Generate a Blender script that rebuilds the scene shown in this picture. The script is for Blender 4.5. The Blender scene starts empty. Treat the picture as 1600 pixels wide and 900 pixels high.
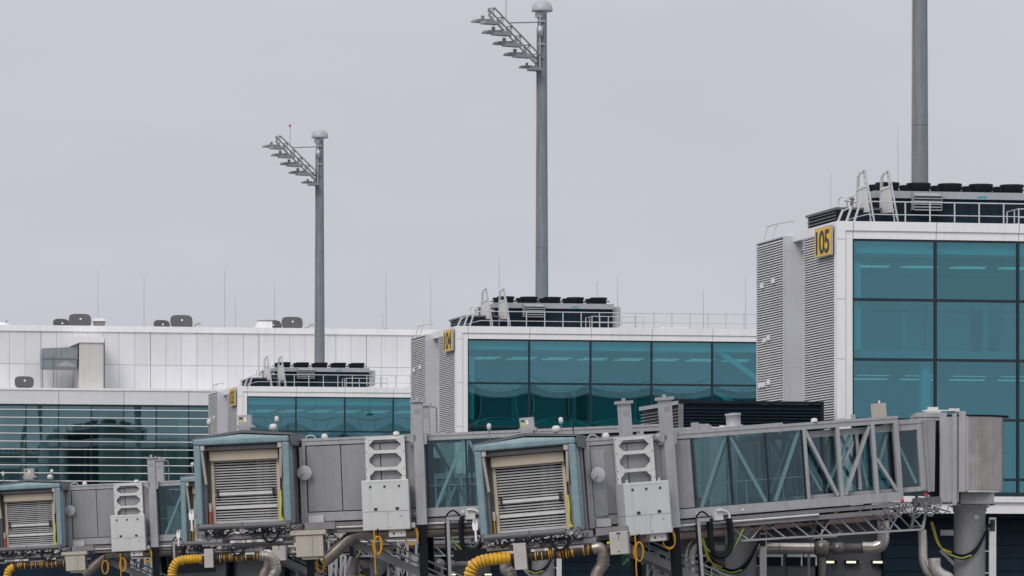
import bpy, math, random
from mathutils import Vector, Matrix
R = math.radians
rnd = random.Random(7)
sc = bpy.context.scene
COL = sc.collection

# ------------------------------------------------------------------ camera frame (telephoto, level, shifted)
FPX = 8000.0; EYE = 2.0; HOR = 950.0
def X(px, d): return (px - 800.0) / FPX * d
def Z(py, d): return (HOR - py) / FPX * d + EYE

# ------------------------------------------------------------------ materials
MATS = {}
def nt(m):
    m.use_nodes = True
    n = m.node_tree; n.nodes.clear(); return n
def paint(name, col, rough=.5, metal=0.0, var=.10, scale=1.2, streak=.0, bump=0.0, spec=.5, tone=.035, grime=.0):
    """painted / weathered surface: base colour broken up by noise, optional vertical dirt streaks"""
    m = bpy.data.materials.new(name); n = nt(m); N = n.nodes; L = n.links
    out = N.new('ShaderNodeOutputMaterial'); p = N.new('ShaderNodeBsdfPrincipled')
    L.new(p.outputs[0], out.inputs[0])
    tc = N.new('ShaderNodeTexCoord')
    no = N.new('ShaderNodeTexNoise'); no.inputs['Scale'].default_value = scale
    no.inputs['Detail'].default_value = 6; no.inputs['Roughness'].default_value = .65
    L.new(tc.outputs['Object'], no.inputs['Vector'])
    rp = N.new('ShaderNodeMapRange'); rp.inputs[1].default_value = .3; rp.inputs[2].default_value = .72
    rp.inputs[3].default_value = 1 - var; rp.inputs[4].default_value = 1 + var * .6
    L.new(no.outputs[0], rp.inputs[0])
    fac = rp.outputs[0]
    if streak > 0:
        mp = N.new('ShaderNodeMapping'); mp.inputs['Scale'].default_value = (2.4, 2.4, .16)
        L.new(tc.outputs['Object'], mp.inputs[0])
        n2 = N.new('ShaderNodeTexNoise'); n2.inputs['Scale'].default_value = 1.6; n2.inputs['Detail'].default_value = 5
        L.new(mp.outputs[0], n2.inputs['Vector'])
        r2 = N.new('ShaderNodeMapRange'); r2.inputs[1].default_value = .48; r2.inputs[2].default_value = .8
        r2.inputs[3].default_value = 1; r2.inputs[4].default_value = 1 - streak
        L.new(n2.outputs[0], r2.inputs[0])
        mu = N.new('ShaderNodeMath'); mu.operation = 'MULTIPLY'
        L.new(fac, mu.inputs[0]); L.new(r2.outputs[0], mu.inputs[1]); fac = mu.outputs[0]
    ge = N.new('ShaderNodeNewGeometry'); ri = N.new('ShaderNodeMapRange'); ri.inputs[3].default_value = 1 - tone; ri.inputs[4].default_value = 1 + tone
    L.new(ge.outputs['Random Per Island'], ri.inputs[0])
    mi = N.new('ShaderNodeMath'); mi.operation = 'MULTIPLY'; L.new(fac, mi.inputs[0]); L.new(ri.outputs[0], mi.inputs[1]); fac = mi.outputs[0]
    if grime > 0:
        n3 = N.new('ShaderNodeTexNoise'); n3.inputs['Scale'].default_value = 2.6; n3.inputs['Detail'].default_value = 9; n3.inputs['Roughness'].default_value = .75
        m3 = N.new('ShaderNodeMapping'); m3.inputs['Location'].default_value = (13, 7, 3); m3.inputs['Scale'].default_value = (1, 1, .6)
        L.new(tc.outputs['Object'], m3.inputs[0]); L.new(m3.outputs[0], n3.inputs['Vector'])
        r3 = N.new('ShaderNodeMapRange'); r3.inputs[1].default_value = .52; r3.inputs[2].default_value = .72; r3.inputs[3].default_value = 1; r3.inputs[4].default_value = 1 - grime
        L.new(n3.outputs[0], r3.inputs[0])
        mg = N.new('ShaderNodeMath'); mg.operation = 'MULTIPLY'; L.new(fac, mg.inputs[0]); L.new(r3.outputs[0], mg.inputs[1]); fac = mg.outputs[0]
    vm = N.new('ShaderNodeVectorMath'); vm.operation = 'SCALE'
    vm.inputs[0].default_value = col; L.new(fac, vm.inputs['Scale'])
    L.new(vm.outputs[0], p.inputs['Base Color'])
    p.inputs['Metallic'].default_value = metal
    p.inputs['Specular IOR Level'].default_value = spec
    rr = N.new('ShaderNodeMapRange'); rr.inputs[3].default_value = max(.05, rough - .08); rr.inputs[4].default_value = min(1, rough + .1)
    L.new(no.outputs[0], rr.inputs[0]); L.new(rr.outputs[0], p.inputs['Roughness'])
    if bump > 0:
        b = N.new('ShaderNodeBump'); b.inputs['Strength'].default_value = bump; b.inputs['Distance'].default_value = .03
        L.new(no.outputs[0], b.inputs['Height']); L.new(b.outputs[0], p.inputs['Normal'])
    MATS[name] = m; return m
def glassm(name, tint, refl, fac, rough=.0):
    """coated solar glass: tinted see-through + tinted mirror reflection, stronger at grazing angles"""
    m = bpy.data.materials.new(name); n = nt(m); N = n.nodes; L = n.links
    out = N.new('ShaderNodeOutputMaterial')
    t = N.new('ShaderNodeBsdfTransparent'); t.inputs[0].default_value = (*tint, 1)
    g = N.new('ShaderNodeBsdfGlossy'); g.inputs[0].default_value = (*refl, 1); g.inputs['Roughness'].default_value = rough
    lw = N.new('ShaderNodeLayerWeight'); lw.inputs[0].default_value = .18
    ma = N.new('ShaderNodeMath'); ma.operation = 'MULTIPLY_ADD'; ma.use_clamp = True
    ma.inputs[1].default_value = .8; ma.inputs[2].default_value = fac
    L.new(lw.outputs['Facing'], ma.inputs[0])
    oi = N.new('ShaderNodeObjectInfo'); orr = N.new('ShaderNodeMapRange'); orr.inputs[3].default_value = fac*.9; orr.inputs[4].default_value = fac*1.1
    L.new(oi.outputs['Random'], orr.inputs[0]); L.new(orr.outputs[0], ma.inputs[2])
    mx = N.new('ShaderNodeMixShader')
    L.new(ma.outputs[0], mx.inputs[0]); L.new(t.outputs[0], mx.inputs[1]); L.new(g.outputs[0], mx.inputs[2])
    L.new(mx.outputs[0], out.inputs[0]); MATS[name] = m; return m
def lamp(name, col, s):
    m = bpy.data.materials.new(name); n = nt(m); N = n.nodes
    out = N.new('ShaderNodeOutputMaterial'); e = N.new('ShaderNodeEmission')
    e.inputs[0].default_value = (*col, 1); e.inputs[1].default_value = s
    n.links.new(e.outputs[0], out.inputs[0]); MATS[name] = m; return m

paint('white', (.85, .845, .835), .42, var=.06, scale=.35, streak=.10, tone=.03)
paint('wallwhite', (.72, .722, .738), .45, var=.05, scale=.25, streak=.09, tone=.045)
paint('bandwhite', (.68, .68, .69), .45, var=.05, scale=.3, streak=.06)
paint('lampgrey', (.25, .26, .28), .45, var=.15, scale=2)
paint('palegrey', (.58, .587, .625), .45, var=.06, scale=.6, streak=.08)
paint('shutterslat', (.50, .495, .49), .4, var=.15, scale=1.5, metal=.2)
paint('slat', (.62, .62, .61), .5, var=.06, scale=.5)
paint('railgrey', (.38, .39, .41), .4, var=.1, scale=1, streak=.1)
paint('louvreback', (.22, .22, .225), .8, var=.1)
paint('darkgap', (.05, .05, .055), .8, var=.1)
paint('navy', (.009, .021, .034), .6, spec=.15, var=.25, scale=.8, streak=.2)
paint('blackmetal', (.010, .015, .022), .55, spec=.2, var=.25, scale=1.5)
paint('rearglass', (.02, .06, .07), .2, var=.2)
paint('mullion', (.010, .022, .032), .4, var=.1)
paint('grey', (.295, .295, .302), .42, var=.12, scale=.6, streak=.14, grime=.16)
paint('lightgrey', (.372, .374, .386), .42, var=.12, scale=.8, streak=.20, grime=.20)
paint('darkgrey', (.12, .122, .13), .5, var=.15, scale=1.5)
paint('midgrey', (.21, .205, .21), .5, var=.2, scale=1.5, streak=.2, grime=.25)
paint('cabinet', (.60, .61, .60), .38, var=.06, scale=.9, streak=.14, grime=.07)
paint('frame', (.64, .64, .62), .4, var=.08, scale=1.3, streak=.14, grime=.12)
paint('cream', (.46, .415, .35), .5, var=.08, scale=1, streak=.18, grime=.12)
paint('beige', (.56, .475, .36), .5, var=.06, scale=1.2, streak=.06)
paint('teal', (.20, .295, .328), .6, var=.18, scale=2.2, streak=.28, bump=.25, grime=.2)
paint('tealpale', (.34, .47, .50), .6, var=.12, scale=2.2, streak=.1)
paint('mast', (.195, .218, .238), .5, var=.14, scale=.9, streak=.32, grime=.14)
paint('mastcap', (.42, .43, .45), .4, var=.06)
paint('galv', (.46, .47, .48), .45, metal=.5, var=.14, scale=3)
paint('rod', (.34, .35, .37), .5, var=.06)
paint('rail', (.58, .58, .58), .4, var=.08, metal=.2)
paint('steel', (.50, .47, .43), .25, metal=1.0, var=.22, scale=1.3, streak=.2)
paint('silver', (.58, .53, .48), .30, metal=.85, var=.18, scale=4)
paint('warmpipe', (.36, .31, .27), .36, metal=.7, var=.3, scale=2.5, streak=.3, grime=.3)
paint('boxgrey', (.45, .425, .395), .5, var=.08, scale=1.2, streak=.15, grime=.1)
paint('mirror', (.50, .50, .52), .25, var=.06)
paint('duct', (.42, .31, .28), .55, metal=.15, var=.2, scale=2, streak=.15)
paint('insul', (.20, .19, .18), .38, metal=.5, var=.3, scale=3)
paint('black', (.010, .012, .016), .6, spec=.15, var=.2, scale=4)
paint('yellow', (.72, .39, .015), .55, var=.22, scale=3, streak=.2, grime=.35)
paint('hosedark', (.03, .022, .015), .6, var=.5, scale=9)
paint('cable', (.62, .30, .01), .5, var=.1)
paint('greenwire', (.25, .36, .05), .5, var=.1)
paint('signyellow', (.88, .52, .012), .45, var=.05)
paint('signgrey', (.40, .40, .40), .4, var=.06)
paint('ink', (.02, .02, .02), .5, var=.1)
paint('signgreen', (.02, .26, .10), .45, var=.1)
paint('signwhite', (.8, .8, .8), .45, var=.04)
paint('tealtape', (.03, .30, .38), .4, var=.05)
paint('red', (.62, .02, .05), .35, var=.05)
paint('brickred', (.40, .09, .05), .5, var=.1)
paint('hvyellow', (.62, .62, .03), .5, var=.1)
paint('hatch', (.085, .085, .085), .6, var=.12, scale=2)
paint('ductgrey', (.27, .31, .325), .45, metal=.3, var=.15, scale=.9, streak=.15)
paint('plaster', (.60, .585, .565), .8, var=.06, scale=.5, streak=.10)
paint('apron', (.23, .23, .225), .9, var=.2, scale=.06)
paint('interior', (.76, .76, .74), .7, var=.06, scale=.3)
paint('interiordark', (.20, .21, .21), .7, var=.1, scale=.4)
paint('floor', (.35, .35, .34), .6, var=.1)
paint('posterred', (.30, .10, .12), .6, var=.1)
glassm('glass', (.12, .68, .73), (.30, .635, .75), .335)
glassm('tglass', (.36, .54, .55), (.38, .62, .68), .32)
glassm('bglass', (.44, .61, .62), (.50, .70, .76), .10)
lamp('striplight', (1, .97, .9), .38)
lamp('walllight', (1, .93, .72), 1.15)
lamp('redlamp', (.9, .16, .12), .55)

# ------------------------------------------------------------------ mesh builder
KEEP = set('side_louvre bay_louvre front_louvre louvre shutter cable_bundle rung interior_wall interior_fitting interior_door interior_column seam bolt wire_ring tunnel inner_tunnel cab rotunda apron sticker pictogram loop tail stiffener flange rail_frame rail_return service_stair stair_rail stair_strut cable_truss lattice lattice_head portal roof_unit under_beam service_rail drum pump pipe portal_frame roof_edge rear_mullion air_intake ladder_side ladder_prop service_door wall_panel_far light_curtain bogie damper body fan_cowl floodlight canopy_edge door_surround roof feed_cable cable_carrier carrier_guide elbow sleeve lift_column equipment_cabinet ground_storey bracket_frame winch_box paddle_sensor shaft ground_wall'.split())
class MB:
    def __init__(s): s.v = []; s.f = []; s.sm = []; s.mi = []; s.cur = 0; s.pr = []
    def add(s, vs, fs, smooth=False):
        o = len(s.v); s.v += [tuple(v) for v in vs]; s.pr.append((o, len(s.v), len(s.f), len(s.f) + len(fs)))
        for f in fs: s.f.append([i + o for i in f]); s.sm.append(smooth); s.mi.append(s.cur)
    def pieces(s, gap=.02):
        """primitives grouped into pieces that touch"""
        bb = []
        for v0, v1, f0, f1 in s.pr:
            V = s.v[v0:v1]; bb.append([min(p[i] for p in V)-gap for i in range(3)] + [max(p[i] for p in V)+gap for i in range(3)])
        par = list(range(len(bb)))
        def fd(i):
            while par[i] != i: i = par[i]
            return i
        for i in range(len(bb)):
            for j in range(i):
                if all(bb[i][c] <= bb[j][c+3] and bb[j][c] <= bb[i][c+3] for c in range(3)): par[fd(i)] = fd(j)
        gr = {}
        for i in range(len(bb)): gr.setdefault(fd(i), []).append(i)
        out = []
        for g in gr.values():
            m = MB()
            for i in g:
                v0, v1, f0, f1 = s.pr[i]; o = len(m.v); m.v += s.v[v0:v1]
                for q in range(f0, f1): m.f.append([x-v0+o for x in s.f[q]]); m.sm.append(s.sm[q]); m.mi.append(s.mi[q])
            out.append(m)
        return out
    def mat(s, i): s.cur = i; return s
    def box(s, x0, x1, y0, y1, z0, z1):
        v = [(x, y, z) for x in (x0, x1) for y in (y0, y1) for z in (z0, z1)]
        s.add(v, [(0,1,3,2),(4,6,7,5),(0,4,5,1),(2,3,7,6),(0,2,6,4),(1,5,7,3)]); return s
    def bar(s, p, q, w, h=None, up=(0,0,1)):
        h = h or w; p = Vector(p); q = Vector(q); d = (q - p)
        if d.length < 1e-6: return s
        d.normalize(); u = Vector(up)
        if abs(d.dot(u)) > .98: u = Vector((0,1,0)) if abs(d.y) < .9 else Vector((1,0,0))
        a = d.cross(u).normalized() * w / 2; b = a.cross(d).normalized() * h / 2
        v = [p + i * a + j * b for i, j in ((-1,-1),(1,-1),(1,1),(-1,1))] + [q + i * a + j * b for i, j in ((-1,-1),(1,-1),(1,1),(-1,1))]
        s.add(v, [(3,2,1,0),(4,5,6,7),(0,1,5,4),(1,2,6,5),(2,3,7,6),(3,0,4,7)]); return s
    def tube(s, pts, r, n=8, cap=True):
        pts = [Vector(p) for p in pts]; rs = r if isinstance(r, (list, tuple)) else [r] * len(pts)
        vs = []; prev = None
        for i, p in enumerate(pts):
            d = (pts[min(i+1, len(pts)-1)] - pts[max(i-1, 0)]).normalized()
            if prev is None:
                u = Vector((0,0,1)) if abs(d.z) < .9 else Vector((0,1,0))
                a = d.cross(u).normalized()
            else:
                a = (prev - d * prev.dot(d)).normalized()
            b = d.cross(a); prev = a
            vs += [p + rs[i] * (math.cos(2*math.pi*k/n) * a + math.sin(2*math.pi*k/n) * b) for k in range(n)]
        fs = [(i*n+k, i*n+(k+1)%n, (i+1)*n+(k+1)%n, (i+1)*n+k) for i in range(len(pts)-1) for k in range(n)]
        s.add(vs, fs, True)
        if cap:
            o = len(pts) - 1
            s.add([vs[k] for k in range(n)], [tuple(range(n))[::-1]]); s.add([vs[o*n+k] for k in range(n)], [tuple(range(n))])
        return s
    def cyl(s, p, q, r0, r1=None, n=16): return s.tube([p, q], [r0, r0 if r1 is None else r1], n)
    def lathe(s, c, prof, n=24, smooth=True, a0=0, a1=360):
        full = abs(a1 - a0) >= 360; m = n if full else n + 1
        vs = []
        for r, z in prof:
            for k in range(m):
                a = R(a0 + (a1 - a0) * k / n); vs.append((c[0] + r*math.cos(a), c[1] + r*math.sin(a), c[2] + z))
        fs = [(i*m+k, i*m+(k+1)%m, (i+1)*m+(k+1)%m, (i+1)*m+k) for i in range(len(prof)-1) for k in range(n)]
        s.add(vs, fs, smooth); return s
    def prism(s, poly, y0, y1, plane='xz'):
        """polygon (x,z) extruded along y, or (x,y) along z, or (y,z) along x"""
        mk = {'xz': lambda a, b, c: (a, c, b), 'xy': lambda a, b, c: (a, b, c), 'yz': lambda a, b, c: (c, a, b)}[plane]
        n = len(poly); v = [mk(a, b, y0) for a, b in poly] + [mk(a, b, y1) for a, b in poly]
        s.add(v, [tuple(range(n))[::-1], tuple(range(n, 2*n))] + [(i, (i+1) % n, n + (i+1) % n, n + i) for i in range(n)]); return s
    def pane(s, x0, x1, z0, z1, y, bulge=.0, n=8, sag=0.0):
        vs = []
        for j in range(n+1):
            for i in range(n+1):
                a = i/n*2-1; b = j/n*2-1
                vs.append((x0+(x1-x0)*i/n, y - bulge*(1-a*a)*(1-b*b) + sag*b*b, z0+(z1-z0)*j/n))
        fs = [(j*(n+1)+i, j*(n+1)+i+1, (j+1)*(n+1)+i+1, (j+1)*(n+1)+i) for j in range(n) for i in range(n)]
        s.add(vs, fs, True); return s
    def build(s, name, mats, parent=None, loc=None, rot=None, bevel=0, whole=False):
        if parent and not whole and name not in KEEP and 1 < len(s.pr) < 120 and sum(x[1]-x[0] for x in s.pr) == len(s.v):
            ps = s.pieces()
            if 1 < len(ps) < 90: return [p.build(name, mats, parent, loc, rot, bevel, True) for p in ps][0]
        me = bpy.data.meshes.new(name); me.from_pydata(s.v, [], s.f)
        if isinstance(mats, str): mats = [mats]
        for m in mats: me.materials.append(MATS[m])
        for p, sm, mi in zip(me.polygons, s.sm, s.mi): p.use_smooth = sm; p.material_index = mi
        me.update()
        o = bpy.data.objects.new(name, me); COL.objects.link(o)
        if parent: o.parent = parent
        if loc: o.location = loc
        if rot: o.rotation_euler = rot
        if bevel:
            b = o.modifiers.new('bevel', 'BEVEL'); b.width = bevel; b.segments = 2; b.limit_method = 'ANGLE'
        return o
def tag(o, label, cat, group=None, kind=None):
    if label: o['label'] = label
    if cat: o['category'] = cat
    if group: o['group'] = group
    if kind: o['kind'] = kind
    return o
def thing(name, label, cat, loc=(0,0,0), rz=0.0, group=None):
    o = bpy.data.objects.new(name, None); COL.objects.link(o)
    o.location = loc; o.rotation_euler = (0, 0, rz); o.empty_display_size = .3
    return tag(o, label, cat, group)
def dup(o, parent, loc=None, rot=None):
    c = o.copy(); COL.objects.link(c); c.parent = parent
    if loc: c.location = loc
    if rot: c.rotation_euler = rot
    return c
def box(*a): return MB().box(*a)
def curve(pts, n=8):
    """Catmull-Rom smoothed polyline"""
    P = [Vector(p) for p in pts]; P = [2*P[0]-P[1]] + P + [2*P[-1]-P[-2]]; out = []
    for i in range(1, len(P)-2):
        for k in range(n):
            t = k/n; a, b, c, d = P[i-1:i+3]
            out.append(.5*((2*b) + (c-a)*t + (2*a-5*b+4*c-d)*t*t + (3*b-a-3*c+d)*t**3))
    return out + [P[-2]]
def lettering(name, text, mat, parent, w, h, M):
    """flat raised letters from the built-in font, scaled to w x h, centred, placed by matrix M (x right, y up, z out)"""
    cu = bpy.data.curves.new(name, 'FONT'); cu.body = text; cu.extrude = .012; cu.offset = .016; cu.space_character = .92; cu.resolution_u = 6
    t = bpy.data.objects.new(name, cu); COL.objects.link(t)
    me = bpy.data.meshes.new_from_object(t); bpy.data.objects.remove(t); bpy.data.curves.remove(cu)
    xs = [v.co.x for v in me.vertices]; ys = [v.co.y for v in me.vertices]
    cx, cy = (min(xs)+max(xs))/2, (min(ys)+max(ys))/2; sx = w/(max(xs)-min(xs)); sy = h/(max(ys)-min(ys))
    for v in me.vertices: v.co = M @ Vector(((v.co.x-cx)*sx, (v.co.y-cy)*sy, v.co.z))
    me.name = name; me.materials.clear(); me.materials.append(MATS[mat])
    o = bpy.data.objects.new(name, me); COL.objects.link(o); o.parent = parent; return o

# ------------------------------------------------------------------ ground
tag(box(-1500, 1500, -300, 3000, -.5, 0).build('apron', 'apron'), 'grey concrete apron under the boarding bridges', None, kind='structure')

# ------------------------------------------------------------------ gate row geometry
A = R(11.9); UX, UY = math.cos(A), math.sin(A); SP = 79.9
ROFF = [0, .42, .75]
def G(k, u, w, z=0.0):
    return (13.33 - SP*k*UY + u*UX - w*UY, 210 + SP*k*UX + u*UY + w*UX, z)
NUM = ['105', '104', '103']
WHERE = ['nearest at the right', 'in the middle distance', 'farthest, in front of the white terminal wall']
LEN = 39.8; PITCH = 3.55; TOPZ = 17.88
ROWS = [6.72, 7.30, 9.76, 12.22, 14.68, 17.14]

def louvre(mb, u0, u1, w0, w1, z0, z1, pitch=.105):
    """slats on a face whose plane is u = u0 (facing -u)"""
    z = z0
    while z < z1:
        mb.add([(u0, w0, z), (u0, w1, z), (u0+.07, w1, z+.078), (u0+.07, w0, z+.078), (u0+.012, w0, z-.012), (u0+.012, w1, z-.012), (u0+.08, w1, z+.066), (u0+.08, w0, z+.066)],
               [(0,3,2,1), (4,5,6,7), (0,1,5,4), (2,3,7,6)])
        z += pitch

def gatehouse(k):
    g = thing('gatehouse', 'white framed teal glass gate building numbered %s, %s' % (NUM[k], WHERE[k]), 'building', G(k, 0, 0), A, 'gate buildings along the pier')
    D = 12.0
    # portal frame (outer band and stepped inner reveal)
    m = MB()
    m.box(0, LEN, 0, .45, 17.50, TOPZ).box(.0, .36, 0, .45, 5.9, 17.497).box(LEN-.36, LEN, 0, .45, 5.9, 17.497)
    m.box(.363, LEN-.363, .07, .45, 17.17, 17.497).box(.363, .68, .07, .45, 6.62, 17.167).box(LEN-.68, LEN-.363, .07, .45, 6.62, 17.167)
    m.box(.363, LEN-.363, .0, .45, 5.9, 6.36).box(.363, LEN-.363, -.12, .45, 6.363, 6.60)
    m.box(0, .30, .453, D, 17.50, TOPZ).box(LEN-.3, LEN, .453, D, 17.50, TOPZ)
    m.box(0.303, LEN-.303, D-.3, D, 17.2, TOPZ)
    m.build('portal_frame', 'white', g)
    m = MB()
    for i in range(0, 12):
        u = .70 + PITCH*i
        if u < LEN: m.box(u-.012, u+.012, -.004, .0, 17.52, TOPZ-.02).box(u-.012, u+.012, .064, .069, 17.2, 17.48)
    for z in ROWS[2:]: m.box(.01, .35, -.004, -.0005, z-.01, z+.01)
    m.build('panel_joint', 'midgrey', g)
    # roof slab and rear face (seen mirrored in the glass of the next gate building)
    box(.31, LEN-.31, .46, D-.31, 17.1, 17.45).build('roof_slab', 'palegrey', g)
    m = MB(); m.box(.6, LEN-.6, D-.25, D-.1, 5.9, 17.2)
    m.build('rear_glazing', 'rearglass', g)
    m = MB()
    for i in range(12): m.box(.68+PITCH*i-.05, .68+PITCH*i+.05, D-.1, D, 5.9, 17.2)
    for z in ROWS: m.box(.6, LEN-.6, D-.09, D-.02, z-.05, z+.05)
    m.build('rear_mullion', 'lightgrey', g)
    # glass wall
    m = MB()
    for i in range(12):
        u = .70 + PITCH*i
        if u > LEN-.5: u = LEN-.70
        m.box(u-.045, u+.045, .10, .34, 6.62, 17.165)
    for z in ROWS: m.box(.68, LEN-.68, .112, .33, z-.055, z+.055)
    m.build('window_frame', 'mullion', g)
    r2 = random.Random(31+k)
    for i in range(11):
        for j in range(5):
            u0 = .70 + PITCH*i + .04; u1 = min(u0 + PITCH - .08, LEN-.74)
            MB().pane(u0, u1, ROWS[j]+.05, ROWS[j+1]-.05, .20, bulge=r2.uniform(.0035, .0065)*(1 if j != 4 else -.8) if j > 0 else .001, n=10, sag=r2.uniform(-.0008, .0008)).build('window', 'glass', g)
    # interior: slabs, back wall, columns, doors, ceiling strip lights
    m = MB()
    m.box(.7, LEN-.7, .5, 7.0, 12.25, 12.62).box(.7, LEN-.7, .5, 7.0, 6.3, 6.66)
    m.build('floor_slab', 'floor', g)
    m = MB(); m.box(.7, LEN-.7, 7.0, 7.2, 6.66, 17.1).box(.62, .70, .5, 7.0, 6.66, 17.1).box(.7, LEN-.7, .5, 7.0, 16.75, 17.09)
    m.box(.74, 1.12, .42, .8, 12.63, 16.2)
    m.box(3.75, 4.12, .42, .85, 6.67, 12.24).box(.7, LEN-.7, .40, .5, 16.6, 17.1)
    for i in range(1, 10): m.box(.7+3.55*i*1.02, .7+3.55*i*1.02+.22, 5.5, 5.8, 12.63, 14.9)
    m.build('interior_wall', 'interior', g)
    m = MB()
    for i in range(18):
        u = 1.6 + 2.1*i
        if i % 3 != 1: m.box(u, u+.07, 6.93, 6.99, 12.63, 14.9)
        if i % 3 == 0: m.box(u, u+1.2, 6.9, 6.98, 12.63, 14.75)
    m.box(2.8, LEN-1, 5.5, 5.6, 14.5, 14.62).box(.75, LEN-.75, 1.8, 2.0, 15.75, 15.82).box(.75, LEN-.75, 3.6, 3.7, 11.6, 11.7).box(.75, LEN-.75, .9, 1.0, 16.3, 16.5)
    for i in range(10): m.box(2+3.6*i, 2.05+3.6*i, 1.85, 1.9, 15.8, 16.7)
    m.build('interior_fitting', 'interiordark', g)
    m = MB(); m.bar((14.95, .62, 16.95), (18.5, .62, 14.5), .28, .2, (0,1,0)).bar((14.95, .62, 14.4), (18.2, .62, 12.7), .24, .2, (0,1,0))
    for i in range(4): u = 21.5 + 4.4*i; m.bar((u, .7, 16.9), (u+3.1, .7, 12.7), .25, .2, (0,1,0))
    m.build('diagonal_brace', 'interior', g)
    m = MB()
    for i in range(18):
        m.box(1.1+2.1*i, 2.6+2.1*i, 1.6, 1.72, 16.1, 16.16); m.box(2.0+2.1*i, 3.4+2.1*i, 4.0, 4.12, 16.3, 16.36)
        m.box(1.1+2.1*i, 2.6+2.1*i, 1.6, 1.72, 11.45, 11.51); m.box(2.0+2.1*i, 3.4+2.1*i, 4.0, 4.12, 11.7, 11.76)
    m.build('ceiling_light', 'striplight', g)
    if k == 0: box(6.75, 7.4, .9, .96, 13.3, 14.4).build('poster', 'posterred', g)
    # louvred side bay in front, and a second, projecting bay behind it
    m = MB(); louvre(m, .0, 0, .10, 5.4, 5.9, 17.46); m.build('side_louvre', 'slat', g)
    m = MB(); m.box(.10, .6, .46, 5.4, 5.75, 17.47).build('louvre_backing', 'louvreback', g)
    m = MB(); m.box(.5, .9, 5.4, 6.9, 5.75, 17.5).build('recess_panel', 'palegrey', g)
    m = MB(); m.box(-.41, .6, 6.90, 6.98, 5.75, 17.76).box(-.41, .6, 11.42, 11.5, 5.75, 17.76).box(-.41, .6, 6.983, 11.417, 17.70, 17.76)
    m.box(-.43, -.38, 6.88, 6.96, 5.75, 17.75)
    for z in (8.6, 12.2, 14.9, 17.1): m.box(-.40, .55, 6.894, 6.9, z-.012, z+.012)
    m.build('bay_panel', 'palegrey', g)
    m = MB(); louvre(m, -.41, 0, 6.99, 11.41, 5.9, 17.66); m.build('bay_louvre', 'slat', g)
    m = MB(); m.box(-.30, .5, 7.0, 11.4, 5.75, 17.69).build('louvre_backing', 'louvreback', g)
    for (w, z) in ((10.3, 15.75), (8.4, 15.85), (9.9, 13.4), (9.2, 13.45), (10.6, 11.5), (10.0, 11.5), (9.2, 11.55)):
        box(-.47, -.40, w, w+.38, z, z+.20).build('vent_cap', 'signwhite', g)
    # dark ground storey, boarded
    m = MB(); m.box(2.35, LEN-.4, 1.2, 3, 0, 5.9)
    z = .3
    while z < 5.8: m.box(2.35, LEN-.4, 1.165, 1.197, z, z+.50); z += .54
    m.box(.4, LEN-.4, .46, 11, 5.72, 5.897)
    m.box(-.25, .19, 3.1, 11.4, 0, 5.72)
    m.build('ground_storey', 'navy', g)
    m = MB(); m.box(.2, 2.34, 1.6, 3.0, 0, 5.7)
    for u in (.3, 1.0, 1.72): m.box(u, u+.66, 1.56, 1.597, .05, 3.1)
    m.box(.2, 2.34, 1.55, 1.597, 3.3, 3.36)
    m.build('service_door', 'darkgrey', g)
    # gate number sign on the louvred side
    s = thing('gate_sign', 'yellow gate number %s board on the louvred side of the %s gate building' % (NUM[k], ['nearest', 'middle', 'farthest'][k]), 'sign', G(k, -.02, 1.62, 16.5), A, 'gate number signs')
    m = MB(); m.box(-.13, -.05, -1.28, 1.28, .02, 1.25); m.build('sign_box', 'signgrey', s)
    m = MB(); m.box(-.146, -.132, -1.22, 1.24, .06, 1.21); m.build('sign_face', 'signyellow', s)
    M = Matrix(((0, 0, -1, -.15), (-1, 0, 0, 0), (0, 1, 0, .62), (0, 0, 0, 1)))
    lettering('gate_number', NUM[k], 'ink', s, 2.08, .98, M)
    return g

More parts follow.
